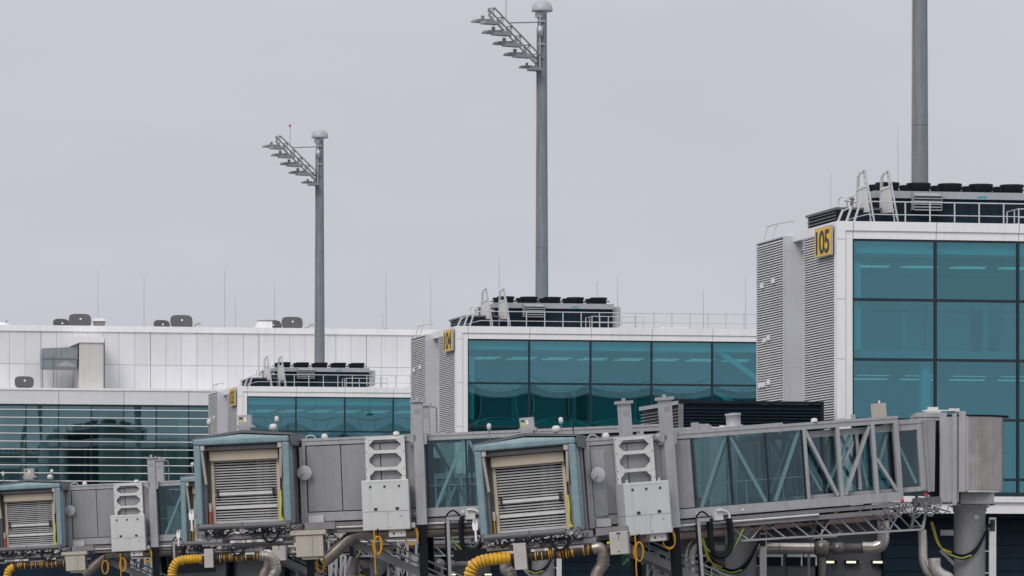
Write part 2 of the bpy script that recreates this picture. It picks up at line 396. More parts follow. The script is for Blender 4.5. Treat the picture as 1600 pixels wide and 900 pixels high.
def annex(k):
    g = thing('plant_annex', 'black louvred flat roofed annex beside gate building %s' % NUM[k], 'building', G(k, 0, 0), A, 'black annexes beside the gate buildings')
    u0, u1, w0, w1 = -6.84, -.85, -.91, 6.1
    m = MB(); m.box(u0+.12, u1-.1, w0+.12, w1, 5.2, 10.30); m.build('core', 'blackmetal', g)
    m = MB()
    z = 6.3
    while z < 10.2:
        m.add([(u0+.12, w0, z), (u1-.12, w0, z), (u1-.12, w0+.10, z+.09), (u0+.12, w0+.10, z+.09)], [(0,1,2,3)]); z += .13
    m.build('front_louvre', 'navy', g)
    m = MB(); z = 6.3
    while z < 10.15:
        m.add([(u0, w0+.1, z), (u0, w1, z), (u0+.04, w1, z+.035), (u0+.04, w0+.1, z+.035)], [(0,3,2,1)]); z += .13
    m.build('side_louvre', 'midgrey', g)
    MB().box(u0-.06, u0-.052, w0+.133, w1, 10.26, 10.42).build('edge_trim', 'lightgrey', g)
    m = MB(); m.box(u0-.05, u1+.04, w0-.05, w0+.13, 10.303, 10.42).box(u0-.05, u0+.13, w0+.133, w1, 10.303, 10.42).box(u1-.117, u1+.04, w0-.02, w0+.10, 5.2, 10.30)
    m.build('roof_edge', 'blackmetal', g)
    box(u0-.05, u0+.125, w0-.02, w0+.12, 5.2, 10.30).build('corner_post', 'midgrey', g)
    m = MB(); m.box(u0+.3, u1, w0+1.2, w0+1.6, 0, 5.19)
    for i, u in enumerate((-6.3, -5.2, -3.9, -3.35, -2.05)): m.box(u, u+.035, w0+1.16, w0+1.197, .1, 3.72)
    m.build('ground_wall', 'darkgrey', g)
    for i, (u, l) in enumerate(((-6.2, .8), (-3.3, 1.05), (-2.08, .66), (-1.35, .55))):
        m = MB(); m.box(u, u+l, w0+1.13, w0+1.19, 3.74, 4.08); f = m.build('window', 'navy', g)
        m = MB(); m.box(u, u+l, w0+1.02, w0+1.128, 4.09, 4.20).box(u+l-.06, u+l, w0+1.1, w0+1.128, 3.74, 4.085); m.build('sky_white_lintel', 'signwhite', f)  # sky reflected in the window's top edge, put in as a white lintel
    # link from the rotunda to the annex
    m = MB(); m.box(-6.4, -3.6, -4.6, -1.05, 6.5, 9.2); m.build('link_corridor', 'midgrey', g)
    return g

def wall_lamps(k):
    for i, u in enumerate((.05, .98, 2.12)):
        t = thing('wall_lamp', '%s of the three lit tube lamps on the dark ground storey of gate %s' % (('left', 'middle', 'right')[i], NUM[k]), 'lamp', G(k, u, 1.30, 3.85), A, 'lit tube lamps on the ground storeys')
        MB().box(-.26, .34, .06, .18, -.04, .13).build('lamp_body', 'black', t)
        MB().box(-.20, .19, .0, .057, .0, .09).build('tube', 'walllight', t)

for k in range(3):
    gatehouse(k); annex(k)
    if k < 2: wall_lamps(k)

# ------------------------------------------------------------------ roof plant
def chiller(k):
    n = 5
    t = thing('roof_chiller', 'long black air chiller with fans on the roof of gate %s' % NUM[k], 'chiller', G(k, 2.5+ROFF[k], 3.0, 17.65), A, 'roof chillers')
    L = 6.8
    m = MB(); m.box(0, L, .05, 2.3, .12, 1.45)
    for i in range(6): m.box(i*L/5-.03 if i else .0, i*L/5+.03 if i < 5 else L, .02, .049, .12, 1.45)
    for i in range(4): m.box(.05+i*1.7, .25+i*1.7, .2, 2.2, -.2, .119)
    m.build('body', 'navy', t)
    MB().box(-.08, L+.08, -.06, 2.4, 1.453, 1.75).build('top_rail', 'railgrey', t)
    for x in (1.9, 4.4): MB().box(x, x+.42, -.066, -.0605, 1.50, 1.58).build('tape_strip', 'tealtape', t)
    m = MB(); m.box(L+.083, L+.55, .3, 2.0, .5, 1.6); m.build('end_panel', 'railgrey', t)
    first = None
    for j, y in enumerate((.6, 1.8)):
        for i in range(n):
            c = (.68 + 1.36*i, y, 1.755)
            if first is None:
                m = MB(); m.lathe((0,0,0), [(.44,0), (.44,.06), (.47,.07), (.46,.22), (.51,.31), (.51,.38), (.47,.38), (.44,.26), (.44,.1), (.1,.1)], 20)
                m.box(-.64, -.5, -.03, .03, .14, .20).box(.5, .64, -.03, .03, .14, .20)
                first = m.build('fan_cowl', 'blackmetal', t, c)
            else: dup(first, t, c)
    m = MB()
    for i in range(6): m.add([(1.55, -.42, .95+i*.12), (2.75, -.42, .95+i*.12), (2.75, -.10, 1.07+i*.12), (1.55, -.10, 1.07+i*.12)], [(0,1,2,3)]); m.box(1.55, 2.75, -.425, -.41, .925+i*.12, .955+i*.12)
    m.box(1.53, 1.549, -.40, -.02, .95, 1.72).box(2.751, 2.77, -.40, -.02, .95, 1.72)
    m.build('air_intake', 'railgrey', t)

def roof_box(k):
    t = thing('louvre_unit', 'low black louvred unit at the roof corner of gate %s' % NUM[k], 'roof unit', G(k, .54+ROFF[k], 2.0, 17.45), A, 'low louvred roof units')
    MB().box(.06, 1.9, 0, 4.7, .0, 1.05).build('casing', 'navy', t)
    m = MB()
    for i in range(7): m.add([(-.03, .05, .1+i*.14), (-.03, 4.65, .1+i*.14), (.06, 4.65, .2+i*.14), (.06, .05, .2+i*.14)], [(0,3,2,1)])
    m.build('louvre', 'darkgrey', t)
    MB().box(-.05, 1.95, -.05, 4.75, 1.053, 1.15).build('lid', 'darkgrey', t)

def railing(k):
    t = thing('guard_rail', 'thin metal guard rail along the roof edge of gate %s' % NUM[k], 'railing', G(k, 0, 1.0, 17.45), A, 'roof guard rails')
    L = LEN-1.2; x0 = 3.2
    m = MB(); m.box(-.025, .025, -.025, .025, 0, 1.35)
    p = m.build('post', 'rail', t, (x0, 0, 0)); x = x0 + 1.06
    while x < L: dup(p, t, (x, 0, 0)); x += 1.06
    m = MB().tube([(x0-1.6, .0, 1.33), (L, 0, 1.35)], .028, 6); m.build('top_rail', 'rail', t)
    m = MB().tube([(x0-1.6, .0, .80), (L, 0, .80)], .022, 6); m.build('mid_rail', 'rail', t)
    # lowered front end with raked posts, and the low rail on the rear bay
    m = MB(); m.tube([(x0-1.6, 0, 1.33), (.95, -.1, 1.12), (.45, -.1, .88)], .028, 6); m.tube([(x0-1.6, 0, .8), (.9, -.1, .62), (.6, -.1, .5)], .022, 6)
    m.build('side_rail', 'rail', t)
    for q, u in enumerate((.16, .52, .86)):
        m = MB(); m.bar((u, -.35, .30), (u+.30, -.25, .95+.09*q), .085, .06); m.build('raked_post', 'rail', t)
    for (u, w) in ((-.33, 8.2), (-.33, 9.7)):
        m = MB(); m.bar((u, w, .25), (u+.22, w, .98), .07, .05); m.build('raked_post', 'rail', t)
    m = MB(); m.tube([(.1, 6.2, .95), (-.11, 8.2, .98), (-.11, 9.9, .98)], .028, 6); m.build('rear_rail', 'rail', t)
    # second short rail round the service step
    t = thing('guard_rail', 'short doubled guard rail round the service step on the roof of gate %s' % NUM[k], 'railing', G(k, 8.0, .7, 17.45), A, 'roof guard rails')
    m = MB()
    for x in (0, .45, .95, 1.75, 2.5, 3.0): m.box(x-.022, x+.022, -.022, .022, 0, 1.12)
    for z in (1.1, .75, .45): m.tube([(0, 0, z), (3.0, 0, z)], .022, 6)
    m.build('rail_frame', 'rail', t)
    m = MB()
    for y in (.6, 1.6): m.box(-.022, .022, y-.022, y+.022, 0, 1.12)
    for z in (1.1, .5): m.tube([(0, .05, z), (0, 1.6, z)], .022, 6)
    m.build('rail_return', 'rail', t)

def ladders(k):
    for i in range(2):
        t = thing('access_ladder', '%s of the two upright white ladder frames on the roof of gate %s' % (('left', 'right')[i], NUM[k]), 'ladder', G(k, 1.95 + ROFF[k] + i*1.02, 1.35, 17.45), A, 'white ladder frames on the roofs')
        m = MB()
        for y0, y1 in ((-.30, .35), (.25, .62)):
            m.bar((.02, y0, .05), (-.27, y1, 2.68), .055)
        m.bar((-.29, .35, 2.68), (-.24, .9, 2.70), .04)
        m.build('ladder_side', 'rail', t)
        m = MB(); m.bar((-.42, 1.2, .3), (-.40, 1.1, 2.45), .05).bar((-.30, 1.7, .3), (-.30, 1.1, 2.66), .05).bar((-.40, 1.1, 2.45), (-.27, .4, 2.70), .04).bar((-.42, 1.1, 1.9), (-.20, .3, 2.0), .04)
        m.build('ladder_prop', 'rail', t)
        m = MB()
        for q in range(9):
            f = (q+.6)/9.4; m.bar((.02-.29*f, -.30+.65*f, .05+2.63*f), (.02-.29*f, .25+.37*f, .05+2.63*f), .035)
        m.build('rung', 'rail', t)
        m = MB(); P4 = [(-.40, 1.05, .95), (-.10, .2, .95), (-.21, .35, 2.05), (-.39, 1.02, 2.05)]
        m.add(P4 + [(x, y+.03, z) for x, y, z in P4], [(0,1,2,3), (7,6,5,4), (0,4,5,1), (1,5,6,2), (2,6,7,3), (3,7,4,0)])
        m.build('side_plate', 'frame', t)
    t = thing('roof_pipework', 'white pump pipework beside the ladder frames on the roof of gate %s' % NUM[k], 'pipework', G(k, 1.3+ROFF[k], 2.2, 18.6), A, 'white roof pipework')
    m = MB(); r3 = random.Random(5)
    m.tube(curve([(.0, 2.2, .0), (.0, 2.2, .5), (.12, 2.0, .62), (.3, 1.8, .5)], 5), .025, 6)
    m.tube([(.1, 1.6, .5), (.9, 1.2, .85)], .03, 6)
    for i in range(6): m.cyl((.15+i*.22, 1.5, .15), (.15+i*.22, 1.5, .35+.3*r3.random()), .06, n=8); m.tube([(.05+i*.2, 1.5, .3+.2*r3.random()), (.5+i*.2, 1.3, .35)], .05, 6)
    m.build('pipe', 'frame', t)
    m = MB()
    for i in range(4): m.lathe((.35+i*.3, 1.4, .42), [(0,0), (.10,.02), (.10,.12), (0,.14)], 10); m.box(.3+i*.3, .4+i*.3, 1.3, 1.5, 0, .42)
    m.build('pump', 'midgrey', t)
    t = thing('roof_hatch', 'low white roof hatch near the parapet of gate %s' % NUM[k], 'roof hatch', G(k, 12.4, 2.0, 17.45), A, 'low white roof hatches')
    MB().box(0, 1.6, 0, 1.2, 0, .50).build('curb', 'white', t); MB().prism([(-.05,.503), (1.65,.503), (1.45,.62), (.15,.62)], -.05, 1.25).build('lid', 'white', t)

for k in range(3):
    chiller(k); roof_box(k); railing(k); ladders(k)

# ------------------------------------------------------------------ floodlight masts
def mast(k):
    loc = ((18.1, 227, 0), (1.79, 304, 0), (-14.3, 381, 0))[k]
    t = thing('floodlight_mast', ['tall grey mast cut by the top of the picture behind gate 105', 'tall grey floodlight mast behind gate 104 reaching the top edge', 'grey floodlight mast with red tip lamp behind gate 103'][k], 'mast', loc, 0, 'apron floodlight masts')
    t.rotation_euler = (0, 0, R(33))
    H = (37.5, 37.5, 37.05)[k]
    m = MB(); m.lathe((0,0,0), [(.47,0), (.40,14), (.34,25), (.28,H-.4), (.28,H)], 12, True)
    for z in (8.5, 20.0, 23.4, 30.0): r = .435-.0062*(z-8)+.012; m.lathe((0,0,z), [(r-.03,0), (r,.0), (r,.07), (r-.03,.07)], 16)
    po = m.build('pole', 'mast', t)
    MB().box(-.10, .10, -.475, -.44, 1.0, 1.7).build('access_hatch', 'midgrey', po)
    m = MB(); m.tube([(-.40, .26, 1), (-.35, .227, 14), (-.30, .195, 25), (-.255, .165, H-1)], .035, 6); m.build('cable_duct', 'cream', t)
    m = MB(); m.lathe((0,0,H), [(0,.62), (.25,.58), (.47,.44), (.60,.22), (.63,.0), (.63,-.08), (.3,-.10), (.28,-.3)], 20); m.build('cap', 'mastcap', t)
    m = MB(); m.box(-.34, -.05, -.25, .25, H-.45, H-.15); m.lathe((-.33,-.3,H-1.6), [(0,.0), (.17,.02), (.17,.62), (0,.64)], 10)
    m.tube([(-.33, -.3, H-.4), (-.36, -.3, H-3.6)], .05, 6); m.box(-.45, 0, -.34, -.2, H-.75, H-.62).box(-.45, 0, -.34, -.2, H-2.1, H-2.0)
    m.build('winch_box', 'galv', t)
    # inclined lattice head: three chords with lacing, falling from the outer end to the pole
    E = Vector((-3.6, 0, H-.12)); B = Vector((-.15, 0, H-2.9))
    ch = [(Vector((0,-.34,.0)), ), (Vector((0,.34,.0)), ), (Vector((-.18,0,-.42)), )]
    m = MB()
    P = lambda c, f: E + (B-E)*f + ch[c][0]
    for c in range(3): m.tube([P(c, 0), P(c, 1)], .048, 6)
    for i in range(6):
        f = i/5.5; g2 = min(1, f + .09)
        m.bar(P(0,f), P(1,f), .055); m.bar(P(1,f), P(2,f), .055); m.bar(P(2,f), P(0,f), .055); m.bar(P(0,f), P(2,g2), .035); m.bar(P(1,f), P(2,g2), .035)
    m.bar((-2.6, -.3, H-.95), (-.2, -.2, H-.75), .07)
    m.build('lattice_head', 'lampgrey', t)
    first = None
    spots = [(f, s) for f in (.02, .24, .46, .68) for s in (-1, 1)] + [(.93, -1), (.93, 1), (1.0, 0)]
    for (f, s) in spots:
        c = P(2, f) + Vector((-.22, s*.50, -.27 - (.20 if s == -1 else .0)))
        if first is None:
            m = MB(); m.prism([(-.58,-.08), (.48,-.08), (.52,.04), (.36,.14), (-.46,.10), (-.58,-.0)], -.30, .30); m.box(-.04, .14, -.06, .06, .06, .34)
            m.box(-.46, .38, -.22, .22, -.075, -.063)
            first = m.build('floodlight', 'lampgrey', t, c)
        else: 
            o = dup(first, t, c)
            if f > .9: o.scale = (.7, .7, .8)
    p = P(0, .24) 
    m = MB(); m.tube([p + Vector((0,0,0)), p + Vector((0,0,1.35))], .03, 6); b = m.build('tip_rod', 'galv', t)
    m = MB(); m.lathe(tuple(p + Vector((0,0,1.35))), [(0,.22), (.075,.18), (.09,.08), (.06,0), (0,0)], 10); m.build('tip_lamp', 'redlamp', b)
for k in range(3): mast(k)

# ------------------------------------------------------------------ far terminal
TB = (-25.3, 430.0)
def T(u, w, z=0.0): return (TB[0] + u*UX - w*UY, TB[1] + u*UY + w*UX, z)
def terminal():
    g = thing('terminal_building', 'long white panelled terminal hall with finned teal glass wall, far left', 'building', T(0, 0), A)
    U0, U1 = -48.0, 62.0
    m = MB(); m.box(U0, U1, 5.15, 40, 0, 25.3); m.build('core', 'darkgap', g)
    m = MB()
    n0 = int((U0 + 4.42)/1.329); n = n0
    r3 = random.Random(3)
    while -4.42 + 1.329*n < U1:
        u = -4.42 + 1.329*n; gap = .032 if n % 7 == 0 else .011
        d = r3.uniform(0, .012)
        m.box(u+gap, u+1.329-.011, 5.0-d, 5.14, 22.60, 25.35); m.box(u+gap, u+1.329-.011, 5.0-d, 5.14, 19.5, 22.575); n += 1
    m.build('wall_panel', 'wallwhite', g, whole=True)
    m = MB(); m.box(U0, U1, 4.86, 5.6, 25.36, 25.86).box(U0, U1, 5.6, 40, 25.36, 25.7); m.build('coping', 'white', g)
    # lower storey: band, flat roof, glass wall
    m = MB(); n = -14
    while -12.8 + 5.47*n < U1:
        u = -12.8 + 5.47*n; m.box(u+.02, u+5.45, 0, .4, 19.02, 20.18); n += 1
    m.build('fascia_panel', 'bandwhite', g)
    m = MB(); m.box(U0, U1, -.08, .5, 20.183, 20.36).box(U0, U1, .5, 4.99, 19.9, 20.3); m.build('roof_edge', 'white', g)
    m = MB(); m.box(U0, U1, .05, .38, 18.86, 19.017); n = -11
    while -15.53 + 2.735*n < U1:
        u = -15.53 + 2.735*n; m.box(u-.035, u+.035, .08, .30, 9, 18.858); n += 1
    m.box(U0, U1, .085, .28, 14.0, 14.07)
    m.build('mullion', 'mullion', g)
    r3 = random.Random(8)
    for n in range(-11, 28):
        u = -15.53 + 2.735*n
        MB().pane(u+.04, u+2.695, 9, 18.86, .16, bulge=r3.uniform(.004, .010)*r3.choice((-1, 1)), n=10).build('window', 'tglass', g)
    m = MB()
    for i in range(15):
        z = 18.55 - .661*i; m.box(U0, U1, -.30, -.06, z-.032, z+.032)
    m.build('sunshade_fin', 'white', g)
    m = MB(); n = -8
    while n < 22: u = -15.53 + 2.735*n; m.box(u-.03, u+.03, -.05, .07, 9, 18.8); n += 2
    m.build('fin_bracket', 'mullion', g)
    m = MB(); m.box(U0, U1, 3.6, 3.8, 9, 18.9).box(U0, U1, .5, 3.8, 18.6, 18.85).box(U0, U1, .5, 3.8, 9, 9.3); m.build('interior_wall', 'interior', g)
    m = MB()
    for (u, w) in ((-13.4, .5), (-9.3, .45), (-7.0, .9), (-2.6, .8), (1.2, .8), (4.5, .8), (9, .8), (-18, .8)): m.box(u, u+w, 1.0, 1.5, 9.3, 18.6)
    m.build('interior_column', 'interior', g)
    m = MB()
    for u in (-1.6, 4.0, -11.6): m.box(u, u+2.6, 3.4, 3.55, 9.3, 16.6)
    m.build('interior_door', 'darkgap', g)
    m = MB(); m.box(U0, U1, .1, 3, 0, 9); m.build('ground_storey', 'navy', g)
terminal()

def smoke_hatch(u, w, z, s, label, tilt=62, turn=0):
    t = thing('smoke_hatch', label, 'roof hatch', T(u, w, z), A + R(turn), 'grey smoke hatches on the terminal roof')
    MB().box(-.75*s, .65*s, .0, .9*s, 0, .24).build('curb', 'galv', t)
    m = MB(); n = 40; pl = []
    for i in range(n):
        a = 2*math.pi*i/n; c, q = math.cos(a), math.sin(a)
        e = .55
        pl.append((1.02*s*math.copysign(abs(c)**e, c), .64*s*math.copysign(abs(q)**e, q)))
    m.prism(pl, -.10, .10, 'xy')
    h = m.build('cover', 'hatch', t, (0, .05, .22 + .50*s), (R(tilt), 0, 0))
    MB().lathe((.05*s, .05, 0), [(.09,-.11), (.09,-.05), (0,-.04)], 10).build('handle', 'signwhite', h, (0, 0, 0), (0, 0, 0))
    h.children[0].location = (0, 0, .2)
    m = MB(); m.bar((-.5*s, .1, .2), (-.3*s, .35, .6*s), .05).bar((.5*s, .1, .2), (.4*s, .35, .6*s), .05); m.build('stay', 'galv', t)
UR = lambda px: (px-313)*.0549
smoke_hatch(UR(127), 6.5, 25.72, .92, 'larger grey open smoke hatch of the pair nearest the cream shaft')
smoke_hatch(UR(103), 8.5, 25.55, .75, 'smaller grey open smoke hatch of the pair nearest the cream shaft', 70, 25)
smoke_hatch(UR(285), 6.5, 25.72, .92, 'larger grey open smoke hatch of the pair left of the far mast')
smoke_hatch(UR(260), 8.5, 25.55, .75, 'smaller grey open smoke hatch of the pair left of the far mast', 70, 25)
smoke_hatch(UR(459), 6.5, 25.72, .88, 'larger grey open smoke hatch of the pair beside the far mast')
smoke_hatch(UR(434), 8.5, 25.55, .85, 'smaller grey open smoke hatch of the pair beside the far mast', 70, 20)
smoke_hatch((42-327)*.0544, 1.6, 20.30, .78, 'single grey open smoke hatch on the low roof at the far left')

def shaft():
    t = thing('ventilation_shaft', 'cream plastered shaft standing on the low terminal roof', 'shaft', T(-10.9, 1.5, 20.3), A)
    MB().box(0, 2.05, 0, 3.3, 0, 3.95).build('wall', 'plaster', t)
    MB().prism([(-.55, 3.72), (-.5, 4.45), (2.1, 4.45), (2.1, 3.955), (.0, 3.955)], -.12, 3.4).build('hood', 'white', t)
    MB().tube([(2.10, -.05, 0), (2.10, -.05, 4.3)], .055, 8).build('downpipe', 'darkgrey', t)
    t = thing('air_duct', 'grey sheet metal duct on thin legs entering the cream shaft', 'duct', T(-14.0, 1.7, 20.3), A)
    m = MB(); m.box(.0, 2.95, 0, 1.6, 1.72, 2.58); m.add([(-.02, -.02, 2.62), (2.97, -.02, 2.62), (2.97, 1.6, 2.62), (-.02, 1.6, 2.62), (.02, 0, 3.45), (3.0, 0, 3.60), (3.0, 1.5, 3.60), (.02, 1.5, 3.45)], [(3,2,1,0), (4,5,6,7), (0,1,5,4), (1,2,6,5), (2,3,7,6), (3,0,4,7)])
    m.build('duct_body', 'ductgrey', t)
    m = MB(); m.box(-.05, 3.02, -.05, -.022, 2.55, 2.66).box(-.04, 3.0, -.05, -.003, 1.67, 1.75).box(1.15, 1.2, -.04, -.023, 2.67, 3.2).box(1.55, 1.6, -.04, -.023, 2.67, 3.2)
    m.build('flange', 'midgrey', t)
    m = MB(); m.prism([(1.0,1.95), (2.0,2.45), (2.9,1.95)], -.03, -.004); m.build('stiffener', 'galv', t)
    for x in (.03, .95, 2.72): MB().box(x-.04, x+.04, -.09, -.055, 0, 2.9 if x < 2 else 1.9).build('leg', 'midgrey', t)
    t = thing('roof_cowl', 'small white topped extract cowl right of the first hatch pair', 'cowl', T(UR(157), 6.2, 25.72), A)
    MB().prism([(-.35,0), (.35,0), (.5,.62), (-.5,.62)], 0, .8).build('base', 'midgrey', t); MB().prism([(-.55,.623), (.55,.623), (.4,.85), (-.4,.85)], -.05, .85).build('lid', 'white', t)
    for px, lb in ((308, 'bent grey vent pipe right of the middle hatch pair'), (486, 'bent grey vent pipe just left of the far mast')):
        t = thing('vent_pipe', lb, 'vent pipe', T(UR(px), 6.4, 25.72), A, 'bent vent pipes on the terminal roof')
        MB().tube(curve([(-.35, 0, 0), (-.3, 0, .3), (0, 0, .5), (.35, 0, .55)], 5), .13, 10).build('pipe', 'galv', t)
        MB().lathe((-.35, 0, 0), [(.2,0), (.2,.05), (.13,.12)], 10).build('collar', 'galv', t)
    t = thing('skylight', 'white sloped skylight beside the rightmost hatch pair', 'skylight', T(UR(416), 7.2, 25.62), A)
    MB().prism([(-.75,0), (.75,0), (.75,.95), (-.35,.95)], 0, 1.2).build('glazing', 'white', t); MB().box(-.38, .8, -.05, 1.25, .953, 1.02).build('frame', 'midgrey', t)
    t = thing('skylight', 'low white dome skylight at the left picture edge', 'skylight', T(UR(2), 6.6, 25.70), A)
    m = MB(); m.lathe((0,0,0), [(1.1,0), (1.0,.25), (.6,.42), (0,.47)], 20); m.build('dome', 'white', t)
    MB().box(.55, .62, -.3, -.2, .3, .62).build('catch', 'darkgrey', t)
shaft()

# ------------------------------------------------------------------ lightning rods
RODS = [(153, 421, 505, 440, 'thin lightning rod above the small roof cowl by the cream shaft'),
        (225, 432, 506, 440, 'thin lightning rod between the left and middle hatch pairs'),
        (351, 421, 508, 440, 'thin lightning rod right of the middle hatch pair'),
        (368, 462, 508, 446, 'short faint lightning rod right of the middle hatch pair'),
        (429, 442, 509, 442, 'thin lightning rod behind the rightmost hatch pair'),
        (603, 424, 512, 440, 'tall lightning rod standing between the far mast and gate 104'),
        (598, 490, 512, 441, 'stub rod at the foot of the tall rod between far mast and gate 104'),
        (673, 434, 514, 446, 'faint lightning rod just left of gate 104'),
        (780, 404, 470, 297, 'thin lightning rod beside the ladder frames of gate 104'),
        (933, 440, 512, 330, 'lightning rod behind the right end of the gate 104 chiller'),
        (965, 430, 512, 296, 'lightning rod right of the gate 104 chiller'),
        (1099, 455, 512, 330, 'lightning rod over the long roof rail of gate 104'),
        (1165, 432, 514, 298, 'lightning rod just left of the gate 105 louvres'),
        (1298, 270, 335, 219, 'lightning rod over the low louvred unit of gate 105'),
        (1403, 198, 300, 217, 'tall lightning rod beside the right ladder frame of gate 105')]
for px, y0, y1, d, lb in RODS:
    base = {440: 25.86, 446: 25.7, 442: 25.7, 441: 25.86}.get(d, 17.45)
    zt = Z(y0, d); t = thing('lightning_rod', lb, 'lightning rod', (X(px, d), d, base), 0, 'lightning rods on the roofs')
    h = zt - base
    MB().tube([(0,0,0), (0,0,h*.5), (0,0,h)], [.018*d/300, .015*d/300, .009*d/300], 6).build('rod', 'rod', t)
    MB().lathe((0,0,0), [(.22,0), (.22,.08), (.08,.14), (.03,.2)], 10).build('foot', 'midgrey', t)

# ------------------------------------------------------------------ boarding bridges
W = 3.4; TH = 3.3
def bridge(label, ax, ay, zroof, yaw, pitch, J, g0, cab, rot, kind, pos, seed):
    """anchor = foot of the lift column on the camera-side wall of the tunnel; x runs to the rotunda, y away from the camera"""
    rr = random.Random(seed)
    root = thing('boarding_bridge', label, 'boarding bridge', (ax, ay, 0), yaw, 'passenger boarding bridges')
    z0 = zroof - TH
    def tp(name, mb, mat, parent=None, **kw):
        if parent: return mb.build(name, mat, parent, **kw)
        return mb.build(name, mat, root, (0, 0, z0), (0, -pitch, 0), **kw)
    S1, S2 = 9.85, 11.0; gl = [g0 + 1.545*i for i in range(int((5.8-g0)/1.545)+1)]
    if gl[-1] < 5.2: gl.append(5.76)
    gE = gl[-1]
    # --- tunnel shell
    m = MB(); m.box(J, S1, .0, .22, .05, .40).box(J, S1, W-.22, W, .05, .40).box(J, S1, .0, .22, 3.06, TH).box(J, S1, W-.22, W, 3.06, TH)
    m.box(J, S1, .223, W-.223, .22, .34).box(J, S1, .223, W-.223, 3.16, TH-.02)
    m.box(J, S1, -.03, .0, TH-.07, TH+.03).box(J, S1, -.03, -.001, .05, .13)
    m.box(S1-.2, S1, .0, .18, .403, 3.057).box(S1-.2, S1, W-.18, W, .403, 3.057)
    m.box(J, J+.12, -.06, .18, -.05, 3.2).box(J-.12, J-.003, -.10, .1, -.05, 3.0)
    tun = tp('tunnel', m, 'lightgrey')
    # solid wall panels with open joints
    m = MB(); m.box(J, g0-.03, .10, .16, .403, 3.057).box(J, g0-.03, W-.16, W-.1, .403, 3.057); tp('panel_backing', m, 'darkgap', tun)
    cuts = [J+.14] + [q for q in (-4.71, -3.14, -1.57, -.02) if q > J+.35] + [g0-.03]
    for a, b in zip(cuts[:-1], cuts[1:]):
        m = MB(); m.box(a+.028, b-.01, .03, .097, .44, 3.02).box(a+.028, b-.01, W-.097, W-.03, .44, 3.02)
        tp('wall_panel', m, 'grey', tun)
    if pos == 'A':
        tp('door_panel', MB().box(J+.18, J+.72, .0, .028, .30, 2.86), 'lightgrey', tun)
    m = MB()
    for i in range(4): m.box(J+.5+i*1.9, J+.62+i*1.9, -.05, .0, .14, .24)
    m.box(J+.15, J+.75, -.12, .0, -.02, .28)
    tp('bolt_plate', m, 'frame', tun)
    # glazing bays: glass outside, braces inside
    for a, b in zip(gl[:-1], gl[1:]):
        for y in (.03, W-.03):
            tp('window', MB().pane(a+.03, b-.03, .40, 3.06, y, .003, 6), 'bglass', tun)
    m = MB()
    for a in gl:
        for y in (.0, W-.09): m.box(a-.035, a+.035, y, y+.09, .403, 3.057)
    tp('mullion', m, 'mullion', tun)
    m = MB()
    for i, (a, b) in enumerate(zip(gl[:-1], gl[1:])):
        for y in (.14, W-.14):
            p, q = ((a+.28, y, .42), (b-.08, y, 3.04)) if (i % 2 == 0) == (y < 1) else ((a+.10, y, 3.04), (b-.12, y, .42))
            m.bar(p, q, .12, .10, (0,1,0))
    tp('brace', m, 'signwhite', tun)
    m = MB(); m.tube([(g0, .22, 1.28), (gE, .22, 1.28)], .02, 6); m.tube([(g0, W-.22, 1.28), (gE, W-.22, 1.28)], .02, 6)
    for a in gl[:-1]: m.tube([(a+.7, .24, .35), (a+.7, .24, 1.28)], .02, 6)
    tp('handrail', m, 'frame', tun)
    # open truss end
    m = MB(); yf = .07
    for y in (yf, W-yf):
        for a in (gE+.10, gE+1.52, gE+3.02): m.bar((a, y, .40), (a, y, 3.06), .15, .14, (0,1,0))
        m.bar((gE+.16, y, 3.02), (gE+1.36, y, .44), .13, .10, (0,1,0)); m.bar((gE+1.66, y, .44), (gE+2.9, y, 3.02), .13, .10, (0,1,0))
        m.bar((gE+3.1, y, 1.75), (S1-.22, y, .44), .12, .10, (0,1,0))
    tp('truss', m, 'lightgrey', tun)
    # inner sliding section
    m = MB(); I0 = gE - .4
    m.box(I0, S2, .30, .42, .36, .54).box(I0, S2, W-.42, W-.30, .36, .54).box(I0, S2, .30, .42, 2.74, 2.98).box(I0, S2, W-.42, W-.30, 2.74, 2.98)
    m.box(I0, S2, .43, W-.43, .38, .48).box(I0, S2, .43, W-.43, 2.86, 2.98).box(S2-.22, S2, .28, .44, .42, 2.98).box(S2-.22, S2, W-.44, W-.28, .42, 2.98)
    m.box(S1-.5, S2, .26, W-.26, 2.985, 3.16)
    m.bar((gE+1.75, .36, 1.55), (gE+2.5, .36, 2.75), .11, .09, (0,1,0)); m.bar((gE+2.45, .36, .6), (gE+2.45, .36, 2.8), .15, .1, (0,1,0))
    inn = tp('inner_tunnel', m, 'lightgrey')
    cu = [gE-.3, gE+.95, gE+2.35, gE+2.95, S1-.15, S2-.24]; m = MB()
    for a, b in zip(cu[:-1], cu[1:]):
        for y in (.33, W-.33): tp('window', MB().pane(a+.04, b-.04, .54, 2.74, y, .002, 4), 'bglass', inn)
    for a in cu[:-1]:
        for y in (.31, W-.38): m.box(a-.045, a+.045, y, y+.07, .663, 2.737)
    tp('mullion', m, 'mullion', inn)
    m = MB()
    for i, (a, b) in enumerate(zip(cu[:-1], cu[1:])):
        for y in (.47, W-.47):
            p, q = ((a+.1, y, 2.72), (b-.1, y, .68)) if (i % 2 == 0) == (y < 1) else ((a+.1, y, .68), (b-.1, y, 2.72))
            m.bar(p, q, .10, .08, (0,1,0))
    tp('brace', m, 'signwhite', inn)
    m = MB(); m.prism([(S2+.003, .34), (S2+.30, .30), (S2+.52, 2.6), (S2+.56, 3.02), (S2+.003, 3.06)], .20, W-.20); m.box(S2+.003, S2+.10, .14, .197, .3, 3.0)
    tp('bellows', m, 'grey')
